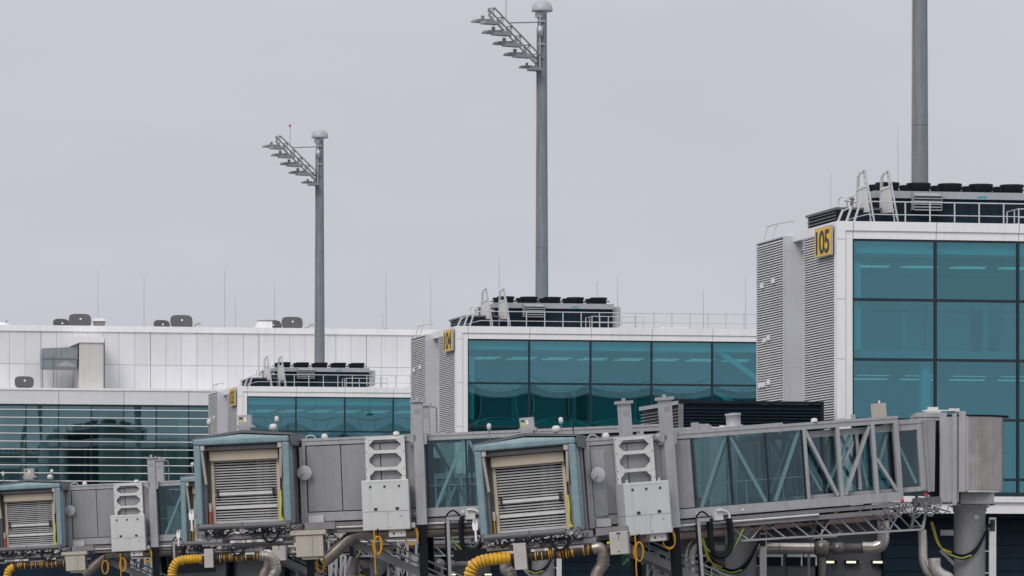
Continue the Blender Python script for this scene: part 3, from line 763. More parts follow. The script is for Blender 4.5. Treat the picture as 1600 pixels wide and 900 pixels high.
    # roof fittings
    if pos == 'A':
        m = MB(); m.lathe((3.45, 1.2, TH-.02), [(.44,0), (.44,.08), (.28,.18), (.28,.50), (.31,.52), (.31,.60), (0,.62)], 20)
        tp('roof_vent', m, 'lightgrey')
        m = MB(); m.box(1.55, 2.2, .5, .9, TH-.02, TH+.20).box(2.2, 5.2, .5, .6, TH+.02, TH+.09).box(1.3, 1.5, .1, .4, TH-.02, TH+.34).box(1.52, 1.9, .12, .4, TH-.02, TH+.26)
        tp('roof_pipe', m, 'lightgrey')
        m = MB(); m.box(S1-.75, S1-.32, .3, .75, TH, TH+.56); tp('antenna_box', m, 'cream')
        m = MB(); m.lathe((S1-.5, .5, TH+.56), [(.04,0), (.04,.10), (0,.11)], 8); tp('antenna_tip', m, 'frame')
        m = MB(); m.box(7.9, 8.05, .0, .12, TH+.03, TH+.20); tp('lug', m, 'lightgrey')
    m = MB(); m.lathe((6.3 if pos == 'A' else -.9, .02, TH+.03), [(.13,0), (.12,.12), (.0,.15)], 10); m.lathe((J+.9, .1, TH+.03), [(.13,0), (.13,.08), (.08,.16), (0,.18)], 10)
    m.tube(curve([(J+.15, .1, TH), (J+.22, .1, TH+.14), (J+.45, .1, TH+.14), (J+.55, .1, TH+.03)], 4), .02, 6)
    tp('roof_lamp', m, 'frame')
    m = MB(); m.lathe((S1-.1, -.08, -.02), [(0,0), (.065,.01), (.065,.12), (0,.13)], 10); m.lathe((S2-.1, .2, .12), [(0,0), (.065,.01), (.065,.12), (0,.13)], 10)
    tp('marker_lamp', m, 'red')
    # rails, pipes and trays slung under the floor
    m = MB(); m.box(J+.6, S1-.3, .02, .16, -.16, -.02).box(J+.6, S1-.6, .06, .2, -.42, -.24).box(J+.2, S1-1, 1.2, 1.4, -.4, .0).box(J+.2, S1-1, 2.6, 2.8, -.4, .0)
    for i in range(12): a = J+.7+i*1.05; m.box(a, a+.08, .05, 2.9, -.23, -.165)
    tp('service_rail', m, 'midgrey')
    m = MB(); m.tube([(J+1, .28, -.10), (S1-.2, .28, -.10)], .06, 6); m.tube([(J+1, .02, -.22), (6.2, .02, -.22)], .05, 6); m.tube([(J+1.4, .5, -.3), (S1-.4, .5, -.3)], .07, 6)
    tp('conduit', m, 'frame')
    m = MB()
    if kind == 2:
        p = [(J+.55, .5, -1.55), (J+.8, .5, -1.42), (J+1.25, .5, -1.05), (J+1.75, .5, -.62), (J+2.2, .5, -.48), (J+2.8, .5, -.50), (1.5, .5, -.52), (4.6, .6, -.5)]
        m.tube(curve(p, 6), .25, 14)
        for s in (J+2.6, -.2, 1.6, 3.1): m.tube([(s, .5, -.52), (s+.06, .5, -.52)], .275, 14)
    else:
        m.tube([(J+2.2, .5, -.55), (.8, .5, -.55), (2.35, .5, -.55)], .20, 14); m.tube([(2.3, .5, -.55), (3.0, .9, -.5), (9.5, .9, -.45)], [.2, .17, .16], 12)
        m.tube([(2.3, .5, -.55), (2.36, .5, -.55)], .22, 14)
        m.tube([(6.8, .6, -.46), (8.6, .6, -.46)], .2, 12)
    tp('conditioned_air_pipe', m, 'duct' if kind == 1 else 'warmpipe')
    m = MB()
    for i in range(26):
        s = rr.uniform(J+.3, S1-.4); y = rr.uniform(.1, 1.0); l = rr.uniform(.15, .7)
        m.box(s, s+l*.5, y, y+.2, -.5+rr.uniform(0,.2), -.25+rr.uniform(0,.2))
    for i in range(16):
        s = rr.uniform(2, S1-.6); y = rr.uniform(.1, 1.2)
        m.tube(curve([(s, y, -.1), (s+.3, y, -.3-rr.random()*.25), (s+.8, y+.1, -.3-rr.random()*.2), (s+1.2, y, -.12)], 4), .03, 5)
    tp('cable_run', m, 'black')
    m = MB()
    for i in range(22):
        s = rr.uniform(7.6, S2+.5); y = rr.uniform(.05, .9); z = rr.uniform(-.55, -.05)
        m.box(s, s+rr.uniform(.06, .3), y, y+.25, z, z+rr.uniform(.05, .22))
    m.bar((S2-.6, .3, -.05), (S2+.55, .3, -.05), .16, .30); m.bar((S2+.2, .25, -.3), (S2+1.0, .35, -.55), .05)
    tp('drive_gear', m, 'darkgrey')
    m = MB()
    for i in range(12):
        s = rr.uniform(8.2, S2+.2); m.tube(curve([(s, .1, -.05), (s+.15, .05, -.35-rr.random()*.3), (s+.5, .1, -.35-rr.random()*.3), (s+.8, .15, -.1)], 4), .025, 5)
    for i in range(8): s = rr.uniform(8.4, S2+.2); m.box(s, s+.12, .0, .1, -.45, -.35)
    tp('loose_cable', m, 'midgrey')
    # cable truss below the telescoping part
    m = MB()
    for y in (.35, 1.35):
        m.bar((2.5, y, -.42), (S2+.05, y, -.22), .09, .07); m.bar((3.0, y, -.98), (S2-.3, y, -1.12), .09, .07); m.bar((2.6, y, -.42), (3.35, y, -.98), .08, .06)
        m.bar((S2+.05, y, -.2), (S2-.3, y, -1.12), .09, .07); m.bar((S2+.1, y, .2), (S2-.25, y, -1.1), .1, .08)
        s = 3.4; zz = lambda s, a: -.42+.2*(s-2.5)/8.55 if a else -.98-.14*(s-3)/7.7
        i = 0
        while s < S2-1.4:
            m.bar((s, y, zz(s, 0)), (s+.62, y, zz(s+.6, 1)), .06, .05) if i % 3 == 0 else None
            m.bar((s+.72, y, zz(s+.7, 1)), (s+1.5, y, zz(s+1.5, 0)), .07, .05); s += .98; i += 1
    for s in (3.2, 5.2, 7.2, 9.2, S2-.35): m.bar((s, .35, -1.0), (s, 1.35, -1.0), .06)
    tp('cable_truss', m, 'lightgrey')
    tp('tray_plate', MB().box(6.0, 7.0, .2, 1.4, -1.14, -1.09), 'midgrey')
    # hanging cable loops and their post
    m = MB(); m.bar((1.02, -.25, -.12), (1.02, -.25, -5.2+.2), .12, .10); m.bar((.97, -.25, -.06), (1.55, -.25, -.06), .12, .14); m.bar((1.5, -.25, -.06), (1.5, .3, -.06), .1)
    tp('cable_post', m, 'lightgrey')
    m = MB(); dz = 1.5 if kind == 1 else 1.35
    lp = [(1.55, -.25, -.02), (1.52, -.25, -.6), (1.56, -.25, -dz+.25), (1.78, -.25, -dz), (2.1, -.25, -dz+.05), (2.32, -.25, -dz+.35), (2.36, -.25, -.7), (2.34, -.25, -.08)]
    for dy in (0, .16): m.tube(curve([(x, y+dy, z) for x, y, z in lp], 6), .095, 8)
    m.tube(curve([(.98, -.2, -.2), (1.0, -.2, .1), (1.25, -.2, .25), (1.55, -.2, .0)], 5), .035, 6)
    m.tube([(.93, -.25, -.2), (.93, -.25, -4)], .045, 6)
    tp('cable_carrier', m, 'black')
    m = MB(); m.tube(curve([(2.34, -.27, -.12), (2.28, -.27, .12), (2.0, -.27, .26), (1.8, -.27, .24)], 5), .05, 6); m.box(1.72, 2.1, -.2, .0, -.12, .2); tp('carrier_guide', m, 'frame')
    if kind == 2: tp('cable_tray', MB().box(1.2, 3.2, -.45, .3, -1.75, -1.30), 'black')
    m = MB(); m.tube(curve([(1.05, -.1, -.7), (1.4, -.1, -1.2), (1.9, -.1, -1.5), (2.5, .0, -1.25), (3.1, .2, -.5)], 5), .035, 6); tp('earth_cable', m, 'greenwire')
    # lift columns, legs and bogie
    for y in (-.44, W+.04):
        m = MB(); m.box(-.20, .20, y, y+.40, -.26, 4.56).box(-.28, .28, y-.08, y+.48, 4.563, 4.62)
        m.box(-.06, .06, y+.15, y+.25, 4.62, 4.78)
        for xx in (-.27, .22): m.box(xx, xx+.06, y-.08, y+.48, 4.62, 4.68)
        yb = y+.40 if y < 0 else y
        m.box(-.32, -.203, y+.05, y+.35, 2.9, 3.35).box(.203, .32, y+.05, y+.35, 2.9, 3.35)
        m.cyl((-.26, y+.0, 3.15), (-.26, y+.4, 3.15), .17, n=12)
        c = tp('lift_column', m, 'lightgrey')
        m = MB(); m.box(-.16, .16, y+.04, y+.36, -z0+.7, -.263); tp('leg', m, 'black', c)
        m = MB(); m.box(-.14, .14, y-.005, y-.001, 4.1, 4.3); tp('name_plate', m, 'grey', c)
        if pos != 'A' and y > 0:
            m = MB(); m.tube(curve([(.3, y, 4.5), (.48, y-.1, 4.5), (.5, y-.1, 4.1), (.48, y-.1, 3.3)], 4), .03, 6); tp('hose', m, 'midgrey', c)
    m = MB(); m.box(-.45, .45, -.8, W+.8, .75-z0, 1.15-z0); m.box(-.9, .9, W/2-.25, W/2+.25, .5-z0, .95-z0)
    bg = tp('bogie', m, 'midgrey')
    for y in (-.9, -.35, W+.05, W+.6):
        m = MB(); m.tube([(.0, y, .52-z0), (.0, y+.32, .52-z0)], .52, 24); tp('wheel', m, 'black', bg)
    # bracket ladder, equipment cabinet
    m = MB(); fy0, fy1 = -.20, -.06
    for s in (-2.14, -.72): m.box(s, s+.15, fy0, fy1, .1, 3.30)
    for z in (3.16, 2.62, 1.95): m.box(-1.987, -.723, fy0+.01, fy1, z, z+.13)
    for z in (3.16, 2.62, 1.95):
        for sx, s in ((1, -1.985), (-1, -.725)):
            if z < 3: m.prism([(s, z+.132), (s+sx*.20, z+.132), (s, z+.33)], fy0+.02, fy1)
            m.prism([(s, z-.002), (s+sx*.20, z-.002), (s, z-.20)], fy0+.02, fy1)
    m.bar((-2.1, -.13, .75), (-1.85, -.5, .1), .1); m.bar((-.6, -.13, .75), (-.6, -.5, .1), .1)
    br = tp('bracket_frame', m, 'frame')
    m = MB()
    for s in (-2.1, -.62):
        for z in (3.22, 2.68, 2.01, 1.7): m.cyl((s, fy0-.012, z), (s, fy0, z), .025, n=6)
    tp('bolt', m, 'darkgrey', br)
    m = MB(); m.box(-2.28, -.42, -1.05, -.24, -.42, 1.55)
    cabn = tp('equipment_cabinet', m, 'cabinet', bevel=.025)
    m = MB(); m.box(-2.26, -.44, -1.054, -1.0495, .305, .318).box(-1.30, -1.29, -1.054, -1.0495, -.40, .304).box(-2.284, -2.279, -1.03, -.26, .305, .318)
    m.box(-2.02, -.68, -1.053, -1.0495, 1.44, 1.446); tp('seam', m, 'darkgrey', cabn)
    m = MB()
    for s in (-1.93, -1.37, -.80): m.box(s-.04, s+.04, -1.075, -1.048, 1.25, 1.33)
    for s in (-1.75, -.90): m.box(s-.065, s+.065, -1.075, -1.048, .36, .46)
    m.box(-.8, -.72, -1.06, -1.048, .1, .12).box(-1.24, -1.2, -1.06, -1.048, .22, .24).box(-1.24, -1.2, -1.06, -1.048, -.33, -.31)
    tp('latch', m, 'ink', cabn)
    m = MB(); m.box(-1.28, -.62, -.9, -.5, -.70, -.425).box(-.42, -.25, -.75, -.55, -.36, -.16).box(-2.05, -1.99, -.8, -.74, 1.55, 1.66).box(-.72, -.66, -.8, -.74, 1.55, 1.66); cb = tp('socket_box', m, 'plaster', cabn)
    m = MB(); m.box(-1.12, -1.05, -.91, -.899, -.61, -.53).box(-.8, -.77, -.91, -.899, -.59, -.55); tp('socket', m, 'ink', cabn)
    m = MB()
    for dx in (0, .05): m.tube(curve([(-.62+dx, -.65, -.5), (-.64, -.65+dx, -.85), (-.42, -.66, -1.05+dx), (-.2, -.65, -.9), (-.16-dx, -.65, -.55), (-.3, -.65, -.3)], 6), .026, 6)
    tp('power_cable', m, 'cable', cabn)
    # convex mirror near the cab
    c = (J+.08 if pos != 'A' else J+.3, -.28, 1.98 if pos == 'B' else 1.95)
    m = MB(); m.tube([(c[0], -.27, c[2]), (c[0], .1, c[2])], .03, 6); m.bar((c[0], -.30, c[2]), (c[0]-.2, -.345, c[2]-.22), .035)
    mi = tp('mirror_arm', m, 'midgrey')
    m = MB(); n = 28; vs = []
    for j in range(5):
        for i in range(n): a = 2*math.pi*i/n; q = j/4; vs.append((c[0]+.29*q*math.cos(a), c[1]-.045*(1-q*q), c[2]+.29*q*math.sin(a)))
    m.add(vs, [(j*n+i, j*n+(i+1)%n, (j+1)*n+(i+1)%n, (j+1)*n+i) for j in range(4) for i in range(n)], True)
    tp('mirror', m, 'mirror', mi)
    # service stair down from the landing by the cab
    m = MB(); s0, zz0, sl = J+1.6, -.75, -.50
    L = (z0 - .75) / .50
    for y in (1.1, 2.0): m.bar((s0, y, zz0), (s0+L, y, zz0+sl*L), .08, .30)
    n = int(L/.42)
    for i in range(n): a = s0+.3+i*.42; m.box(a, a+.26, 1.14, 1.96, zz0+sl*(a-s0)-.02, zz0+sl*(a-s0)+.02)
    st = tp('service_stair', m, 'grey')
    m = MB()
    for y in (1.06, 2.04):
        m.bar((s0+.1, y, zz0+.6), (s0+L, y, zz0+.6+sl*L), .05)
        m.bar((s0+.1, y, zz0+.3), (s0+L, y, zz0+.3+sl*L), .04)
        for i in range(0, n, 2): a = s0+.3+i*.42; m.bar((a, y, zz0+sl*(a-s0)), (a, y, zz0+.6+sl*(a-s0)), .04)
    tp('stair_rail', m, 'lightgrey', st)
    m = MB()
    for i in range(3):
        a = s0 + 1.5 + i*1.9; b = zz0+sl*(a-s0)-.1
        m.bar((a, 1.55, b), (a, 1.55, -z0+.02), .09); m.bar((a, 1.55, b-.2), (a+1.2, 1.55, b-1.6), .06); m.bar((a+1.2, 1.55, b-.7), (a, 1.55, b-1.7), .06)
    tp('stair_strut', m, 'lightgrey', st)
    # --- cab
    iv = Matrix.Rotation(-yaw, 4, 'Z')
    cl = iv @ Vector((cab[0]-ax, cab[1]-ay, cab[2]))
    cr = (0, -pitch, cab[3]-yaw)
    m = MB(); m.box(-1.78, 1.78, 1.21, 3.4, .10, 3.3).box(-1.78, -1.63, .43, 1.207, .10, 3.3).box(1.63, 1.78, .43, 1.207, .10, 3.3).box(-1.627, 1.627, .43, 1.207, 3.203, 3.3).box(-1.627, 1.627, .43, 1.207, -.03, .049); m.box(1.0, 1.84, 2.0, 3.2, -.3, 3.2)
    m.box(-1.6, 1.6, .1, 3.3, -.22, -.04)
    cabo = m.build('cab', 'grey', root, cl, cr)
    cp = lambda name, mb, mat, **kw: mb.build(name, mat, cabo, **kw)
    m = MB(); m.box(-1.9, -1.63, -.02, .42, .06, 3.22).box(1.63, 1.9, -.02, .42, .0, 3.22).box(-1.9, 1.9, -.02, .42, 3.223, 3.46)
    cp('canopy_hood', m, 'teal', bevel=.06)
    m = MB(); m.prism([(-1.84, 3.45), (1.84, 3.45), (0, 3.60)], .03, .40); m.box(1.86, 1.915, .43, .56, .0, 3.45); m.box(-1.86, -1.80, .43, .60, .0, 3.45).box(1.80, 1.858, .43, .60, .0, 3.45)
    for z in (1.2,): m.box(1.62, 1.91, -.03, .43, z, z+.015)
    cp('canopy_edge', m, 'tealpale')
    m = MB(); m.prism([(-1.98, 3.44), (0, 3.67), (1.98, 3.50), (1.98, 3.58), (0, 3.78), (-1.98, 3.52)], .30, 3.5); m.box(1.93, 1.99, .3, 3.3, 3.1, 3.49)
    cp('roof', m, 'darkgrey')
    m = MB(); m.box(-1.62, -1.52, .45, 1.2, .05, 3.2).box(1.52, 1.62, .45, 1.2, .05, 3.2).box(-1.52, 1.52, .46, 1.2, 3.0, 3.2).box(-1.62, -1.36, .9, 1.2, .05, 3.0).box(1.40, 1.62, .9, 1.2, .05, 3.0).box(-1.52, 1.52, .30, .46, 3.02, 3.15)
    cp('door_surround', m, 'midgrey')
    m = MB(); m.box(-1.38, 1.38, .52, .95, 2.60, 2.99); sh = cp('shutter_box', m, 'beige', bevel=.03)
    m = MB(); m.box(-1.37, -1.25, .74, .97, .08, 2.597).box(1.25, 1.37, .74, .97, .08, 2.597); cp('guide_rail', m, 'beige')
    m = MB(); z = .27
    while z < 2.58:
        m.add([(-1.24, .80, z), (1.24, .80, z), (1.24, .80, z+.042), (-1.24, .80, z+.042), (-1.24, .84, z+.012), (1.24, .84, z+.012), (1.24, .84, z+.054), (-1.24, .84, z+.054)],
              [(0,1,2,3), (7,6,5,4), (4,5,1,0), (3,2,6,7), (0,3,7,4), (1,5,6,2)]); z += .1035
    m.box(-1.24, 1.24, .77, .85, .10, .24)
    cp('shutter', m, 'shutterslat')
    cp('shutter_backing', MB().box(-1.25, 1.25, .93, .96, .1, 2.597), 'navy')
    m = MB()
    for x0 in (.42, .72): m.box(x0, x0+.24, .86, .90, .26, 2.55)
    cp('light_curtain', m, 'darkgrey')
    m = MB(); m.box(-1.22, 1.20, .72, .80, 1.24, 1.36).box(-1.23, 1.23, .74, .80, .70, .80); cp('push_bar', m, 'frame')
    m = MB(); m.box(-1.18, -1.08, .66, .719, 1.16, 1.46).box(1.06, 1.18, .66, .719, 1.20, 1.50); cp('bar_clamp', m, 'ink')
    m = MB(); m.bar((-1.60, .10, 3.12), (-1.50, .32, 1.70), .10, .09); m.bar((1.58, .10, 3.12), (1.48, .32, 1.85), .10, .09); m.box(-1.62, -1.47, .02, .2, 3.02, 3.2).box(1.46, 1.62, .02, .2, 3.02, 3.2)
    cp('canopy_arm', m, 'cream')
    m = MB(); m.tube([(-1.80, -.08, .0), (1.30 if pos in 'AD' else 1.75, -.08, .0)], .125, 14); m.box(-.06, -.02, -.22, .0, -.14, .14); m.box(-1.86, -1.76, -.2, .1, -.15, .14).box(1.72, 1.86, -.18, .1, -.15, .14)
    cp('bumper', m, 'darkgrey')
    m = MB(); m.tube(curve([(1.42, .5, 1.35), (1.44, .45, .9), (1.41, .45, .5), (1.44, .48, .22)], 4), .04, 6); m.box(1.36, 1.52, .42, .55, .15, .24); cp('warning_strip', m, 'hvyellow')
    m = MB(); m.box(-1.46, -1.36, .5, .62, .62, .95); cp('call_box', m, 'cream')
    m = MB(); m.tube([(-1.42, .55, .60), (-1.42, .55, .12)], .07 if kind == 2 else .025, 8); cp('extinguisher', m, 'brickred' if kind == 2 else 'cable')
    # roof-top fittings
    m = MB()
    for x in (-1.33, 1.38): m.tube([(x, .5, 3.4), (x, .5, 4.02)], .022, 6); m.tube([(x, .5, 4.0), (x, .5, 4.06)], .07, 8); 
    bpole = cp('beacon_pole', m, 'midgrey')
    for x in (-1.33, 1.38): cp('beacon', MB().lathe((x, .5, 4.06), [(.07,0), (.085,.02), (.085,.13), (.05,.19), (0,.20)], 12), 'frame')
    m = MB(); m.box(-.18, .34, .6, .9, 3.98, 4.36).prism([(-.24, 3.85), (.42, 3.85), (.40, 3.975), (-.22, 3.975)], .5, 1.1).box(-.16, .30, .5, 1.0, 3.7, 3.848); sb = cp('warning_box', m, 'lightgrey')
    cp('sticker', MB().box(.05, .15, .594, .599, 4.10, 4.19).box(.06, .14, .594, .599, 4.2, 4.27), 'signwhite')
    cp('sticker', MB().box(-.14, -.03, .594, .599, 4.10, 4.17).box(-.06, .02, .594, .599, 4.04, 4.1), 'hvyellow')
    cp('sticker', MB().box(-.13, .0, .594, .599, 4.20, 4.27), 'ink')
    m = MB(); m.lathe((1.05, 1.5, 3.62), [(.05,0), (.06,.12), (.17,.15), (.17,.3), (.1,.38), (0,.39)], 12); cp('siren', m, 'frame')
    m = MB(); m.tube([(1.80, .6, 3.5), (1.80, .6, 3.88)], .02, 6); m.box(1.77, 1.83, .57, .63, 3.78, 3.84); cp('aerial', m, 'ink')
    # paddle shaped sensor at the left edge
    m = MB(); m.prism([(-2.06, .95), (-1.98, .90), (-1.88, .95), (-1.86, 1.15), (-1.90, 1.28), (-1.93, 1.30), (-1.93, 1.18), (-1.99, 1.18), (-1.99, 1.30), (-2.03, 1.28), (-2.08, 1.15)], -.04, .04)
    m2 = [m.v[i] for i in range(len(m.v))]; m.v = [(x-.10, y, z-.62) for x, y, z in m2]; m.tube([(-2.07, 0, .30), (-2.07, 0, -.06)], .042, 8); m.tube([(-2.07, 0, -.06), (-2.07, 0, -.10)], .055, 8)
    cp('paddle_sensor', m, 'signwhite')
    m = MB(); m.box(-2.16, -1.91, .06, .10, .38, .74); m.bar((-2.1, .1, .5), (-1.8, .4, .5), .06); cp('sensor_plate', m, 'lightgrey')
    # underside machinery
    m = MB(); m.box(-1.7, 2.4, .0, .18, -.50, -.30).box(-1.5, 3.6, .5, .7, -.42, -.2).box(-1.7, 3.4, .1, .2, -.74, -.66).box(-1.2, 2.0, 1.6, 1.9, -.8, -.25)
    m.box(1.7, 2.3, -.05, .3, -.28, -.04).box(2.4, 3.6, .1, .4, -.26, .02)
    cp('under_beam', m, 'midgrey')
    m = MB()
    for i in range(36):
        x = rr.uniform(-1.7, 1.8); z = rr.uniform(-.34, -.12); l = rr.uniform(.04, .22)
        m.box(x, x+l, -.12, .1, z, z+rr.uniform(.03, .12))
    for i in range(6): x = rr.uniform(-1.6, 1.5); m.box(x, x+.5, -.1, .1, -.66, -.56)
    cp('sensor_cluster', m, 'plaster')
    m = MB()
    for i in range(26):
        x = rr.uniform(-1.7, 1.9); z = rr.uniform(-.3, -.1)
        m.tube(curve([(x, -.13, z), (x+.1, -.15, z-rr.uniform(.05,.25)), (x+rr.uniform(.2,.4), -.14, z-rr.uniform(.0,.2)), (x+.45, -.12, z+.05)], 3), .016, 5)
    m.tube(curve([(.75, -.15, -.12), (.78, -.2, -.45), (1.05, -.22, -.68), (1.35, -.2, -.5), (1.4, -.15, -.15)], 5), .05, 8)
    m.tube(curve([(-1.2, -.15, -.15), (-1.1, -.2, -.4), (-.85, -.2, -.3), (-.8, -.15, -.12)], 5), .04, 8)
    for i in range(20): x = rr.uniform(-1.6, 1.6); m.box(x, x+rr.uniform(.05,.16), -.1, .05, -.3, -.2)
    cp('cable_bundle', m, 'black')
    if kind == 1:
        m = MB(); m.box(-.66, -.20, -.35, -.1, -1.28, -.30); cp('hose_plate', m, 'boxgrey')
        m = MB(); m.box(2.92, 3.60, -.2, .3, -1.02, -.18); wb = cp('control_box', m, 'boxgrey', bevel=.02)
        m = MB(); m.box(3.2, 3.34, -.215, -.198, -.27, -.21).box(3.24, 3.28, -.215, -.198, -.36, -.32).box(3.24, 3.28, -.215, -.198, -.46, -.42).box(3.2, 3.27, -.215, -.198, -.93, -.90); cp('button', m, 'ink')
        m = MB(); m.lathe((2.85, 0, -.62), [(0,0), (.06,.01), (.06,.10), (0,.11)], 8); cp('signal_lamp', m, 'hvyellow')
    else:
        m = MB(); m.box(2.06, 3.14, -.1, .6, -1.32, -.47); wb = cp('transformer_box', m, 'cream', bevel=.02)
        m = MB(); m.box(1.86, 3.26, -.16, .66, -.46, -.28); m.prism([(2.2, -1.325), (3.0, -1.325), (2.9, -1.42), (2.3, -1.42)], .0, .5); cp('box_lid', m, 'cream')
        m = MB(); m.box(2.72, 2.735, -.104, -.099, -1.28, -.5).box(3.145, 3.155, -.05, .5, -1.2, -.5); cp('seam', m, 'darkgrey')
        m = MB(); m.box(1.95, 2.35, .1, .4, -.9, -.30); cp('junction_box', m, 'frame')
    # --- rotunda, level
    rl = iv @ Vector((rot[0]-ax, rot[1]-ay, rot[2]))
    m = MB(); m.lathe((0,0,0), [(1.52,-.06), (1.52,.0), (1.50,.0)], 40)
    n = 288; pr = [1.49 + .018*math.cos(2*math.pi*i/n*72) for i in range(n)]
    vs = [(pr[i]*math.cos(2*math.pi*i/n), pr[i]*math.sin(2*math.pi*i/n), z) for z in (0, 1.45, 2.88) for i in range(n)]
    m.add(vs, [(j*n+i, j*n+(i+1)%n, (j+1)*n+(i+1)%n, (j+1)*n+i) for j in range(2) for i in range(n)], True)
    drum = m.build('rotunda', 'steel', root, rl, (0, 0, -yaw))
    rp = lambda name, mb, mat, **kw: mb.build(name, mat, drum, **kw)
    m = MB(); m.lathe((.1,0,2.885), [(0,.10), (1.62,.06), (1.62,.0), (0,.0)], 40); rp('rotunda_roof', m, 'black')
    m = MB(); m.box(-.36, -.10, -1.66, 1.66, -.05, 3.08).box(-.62, -.45, -1.70, -1.5, -.52, 2.98).box(-1.10, -.36, -1.55, 1.6, -.45, 2.855).box(-.098, .0, -1.60, -1.45, -.02, 2.9)
    m.box(-2.0, -.82, -1.45, 1.5, 2.86, 3.03).box(-1.95, -.82, -1.40, 1.45, 2.72, 2.858)
    rp('portal', m, 'lightgrey')
    rp('portal_lining', MB().box(-1.35, -1.103, -1.35, 1.4, -.2, 2.70), 'black')
    m = MB(); m.box(-1.6, -1.0, -.9, -.4, 3.033, 3.16).box(-1.5, -1.1, -.8, -.5, 3.16, 3.27).box(-.7, -.3, -1.2, -.9, 3.08, 3.2); m.tube([(-1.75, -1.2, 3.1), (-.5, -1.2, 3.12)], .03, 6); rp('roof_unit', m, 'frame')
    m = MB(); m.box(-.25, 1.05, -1.1, 1.0, -.50, -.065).box(1.06, 1.12, -1.15, 1.0, -.54, -.48); rp('base_beam', m, 'grey')
    zg = -rot[2]
    m = MB(); m.lathe((.2,0,0), [(.70,-.54), (.70,-.60), (.66,-.60), (.66,-.78), (.62,-.80), (.62,zg)], 32); m.lathe((.2,0,-.56), [(.76,-.0), (.76,-.06), (.6,-.06)], 32); m.box(.3, .5, -.66, -.6, -1.1, -.92)
    m.box(-.95, -.44, -.2, .0, -1.72, -1.5).bar((-.35, 0, -2.9), (-.95, 0, -2.3), .12)
    pc = rp('pedestal_column', m, 'lightgrey')
    m = MB(); m.box(.93, 1.20, -.35, -.1, zg, -1.02)
    for i in range(5): m.box(.75, .93, -.25, -.2, -1.5-i*.85, -1.46-i*.85)
    rp('cable_post', m, 'frame'); rp('cable_inlet', MB().box(.95, 1.15, -.37, -.352, -1.55, -1.1), 'ink')
    m = MB()
    for d in (0, .07, .14): m.tube(curve([(-1.35, -.9, -1.2-d), (-1.25, -.9, -1.6-d), (-.9, -.9, -2.15-d), (-.2, -.8, -2.5-d), (.4, -.7, -2.2-d), (.85, -.5, -1.4-d*.5), (1.05, -.4, -1.25)], 6), .035, 6)
    rp('feed_cable', m, 'black')
    m = MB(); m.tube(curve([(-1.35, -.95, -1.2), (-1.0, -.95, -2.2), (-.3, -.9, -2.6), (.2, -.8, -2.5)], 6), .035, 6); rp('earth_cable', m, 'greenwire')
    m = MB(); m.tube(curve([(-1.4, -.95, -1.2), (-1.1, -.95, -2.1), (-.6, -.95, -2.4)], 6), .03, 6); rp('signal_cable', m, 'cable')
    return root, cabo

def hose(root, cabo, loc_pts, split, lb, r=.225, elbow=True):
    bpy.context.view_layer.update(); Mw = cabo.matrix_world
    P = [Mw @ Vector(p) for p in loc_pts]; C = curve(P, 14)
    base = Vector((C[0].x, C[0].y, min(p.z for p in C)))
    t = thing('air_hose', lb, 'hose', base, 0, 'yellow air hoses under the cabs')
    C = [p - base for p in C]; n1 = int(len(C)*split)
    def ribbed(pts, r):
        m = MB(); L = [0.0]
        for a, b in zip(pts[:-1], pts[1:]): L.append(L[-1] + (b-a).length)
        N = int(L[-1]/.03); q = []; rs = []
        for i in range(N+1):
            s = L[-1]*i/N; j = max(k for k in range(len(L)) if L[k] <= s+1e-9); j = min(j, len(L)-2)
            f = (s-L[j])/max(1e-6, L[j+1]-L[j]); q.append(pts[j].lerp(pts[j+1], f)); rs.append(r*(1+.075*math.cos(2*math.pi*s/.15)))
        m.tube(q, rs, 14); return m, q
    m, q = ribbed(C[:n1+1], r); m.build('sleeve', 'yellow', t)
    m = MB()
    for i in range(3, len(q)-1, 5): m.tube([q[i], q[i]+(q[i+1]-q[i])*.55], r*1.02, 14)
    m.build('wire_ring', 'hosedark', t)
    if n1 < len(C)-2:
        m, q2 = ribbed(C[n1:], r*.84); m.build('bare_section', 'hosedark', t)
        m = MB(); r5 = random.Random(2)
        for i in range(2, len(q2)-2, 2):
            if r5.random() < .62:
                e = r5.uniform(.98, 1.2); d = Vector((r5.uniform(-.03,.03), 0, r5.uniform(-.03, .03))); m.tube([q2[i]+d, q2[i]+d+(q2[i+1]-q2[i])*r5.uniform(.4, 1.5)], r*.84*e, 10)
        m.build('frayed_wrap', 'cable', t)
        if not elbow: return
        p = C[-1]; D = (C[-1]-C[-2]).normalized()
        m = MB(); m.tube(curve([p-D*.1, p+D*.14, p+D*.30+Vector((0,.05,-.22)), p+D*.25+Vector((0,.1,-.65)), p+D*.05+Vector((0,.1,-.95)), p-D*.1+Vector((0,.1,-1.6))], 6), .225, 14)
        for z in (.3, .45, .6): m.tube([p+D*.29+Vector((0,.06,-z)), p+D*.28+Vector((0,.07,-z-.04))], .245, 14)
        m.build('elbow', 'warmpipe', t)

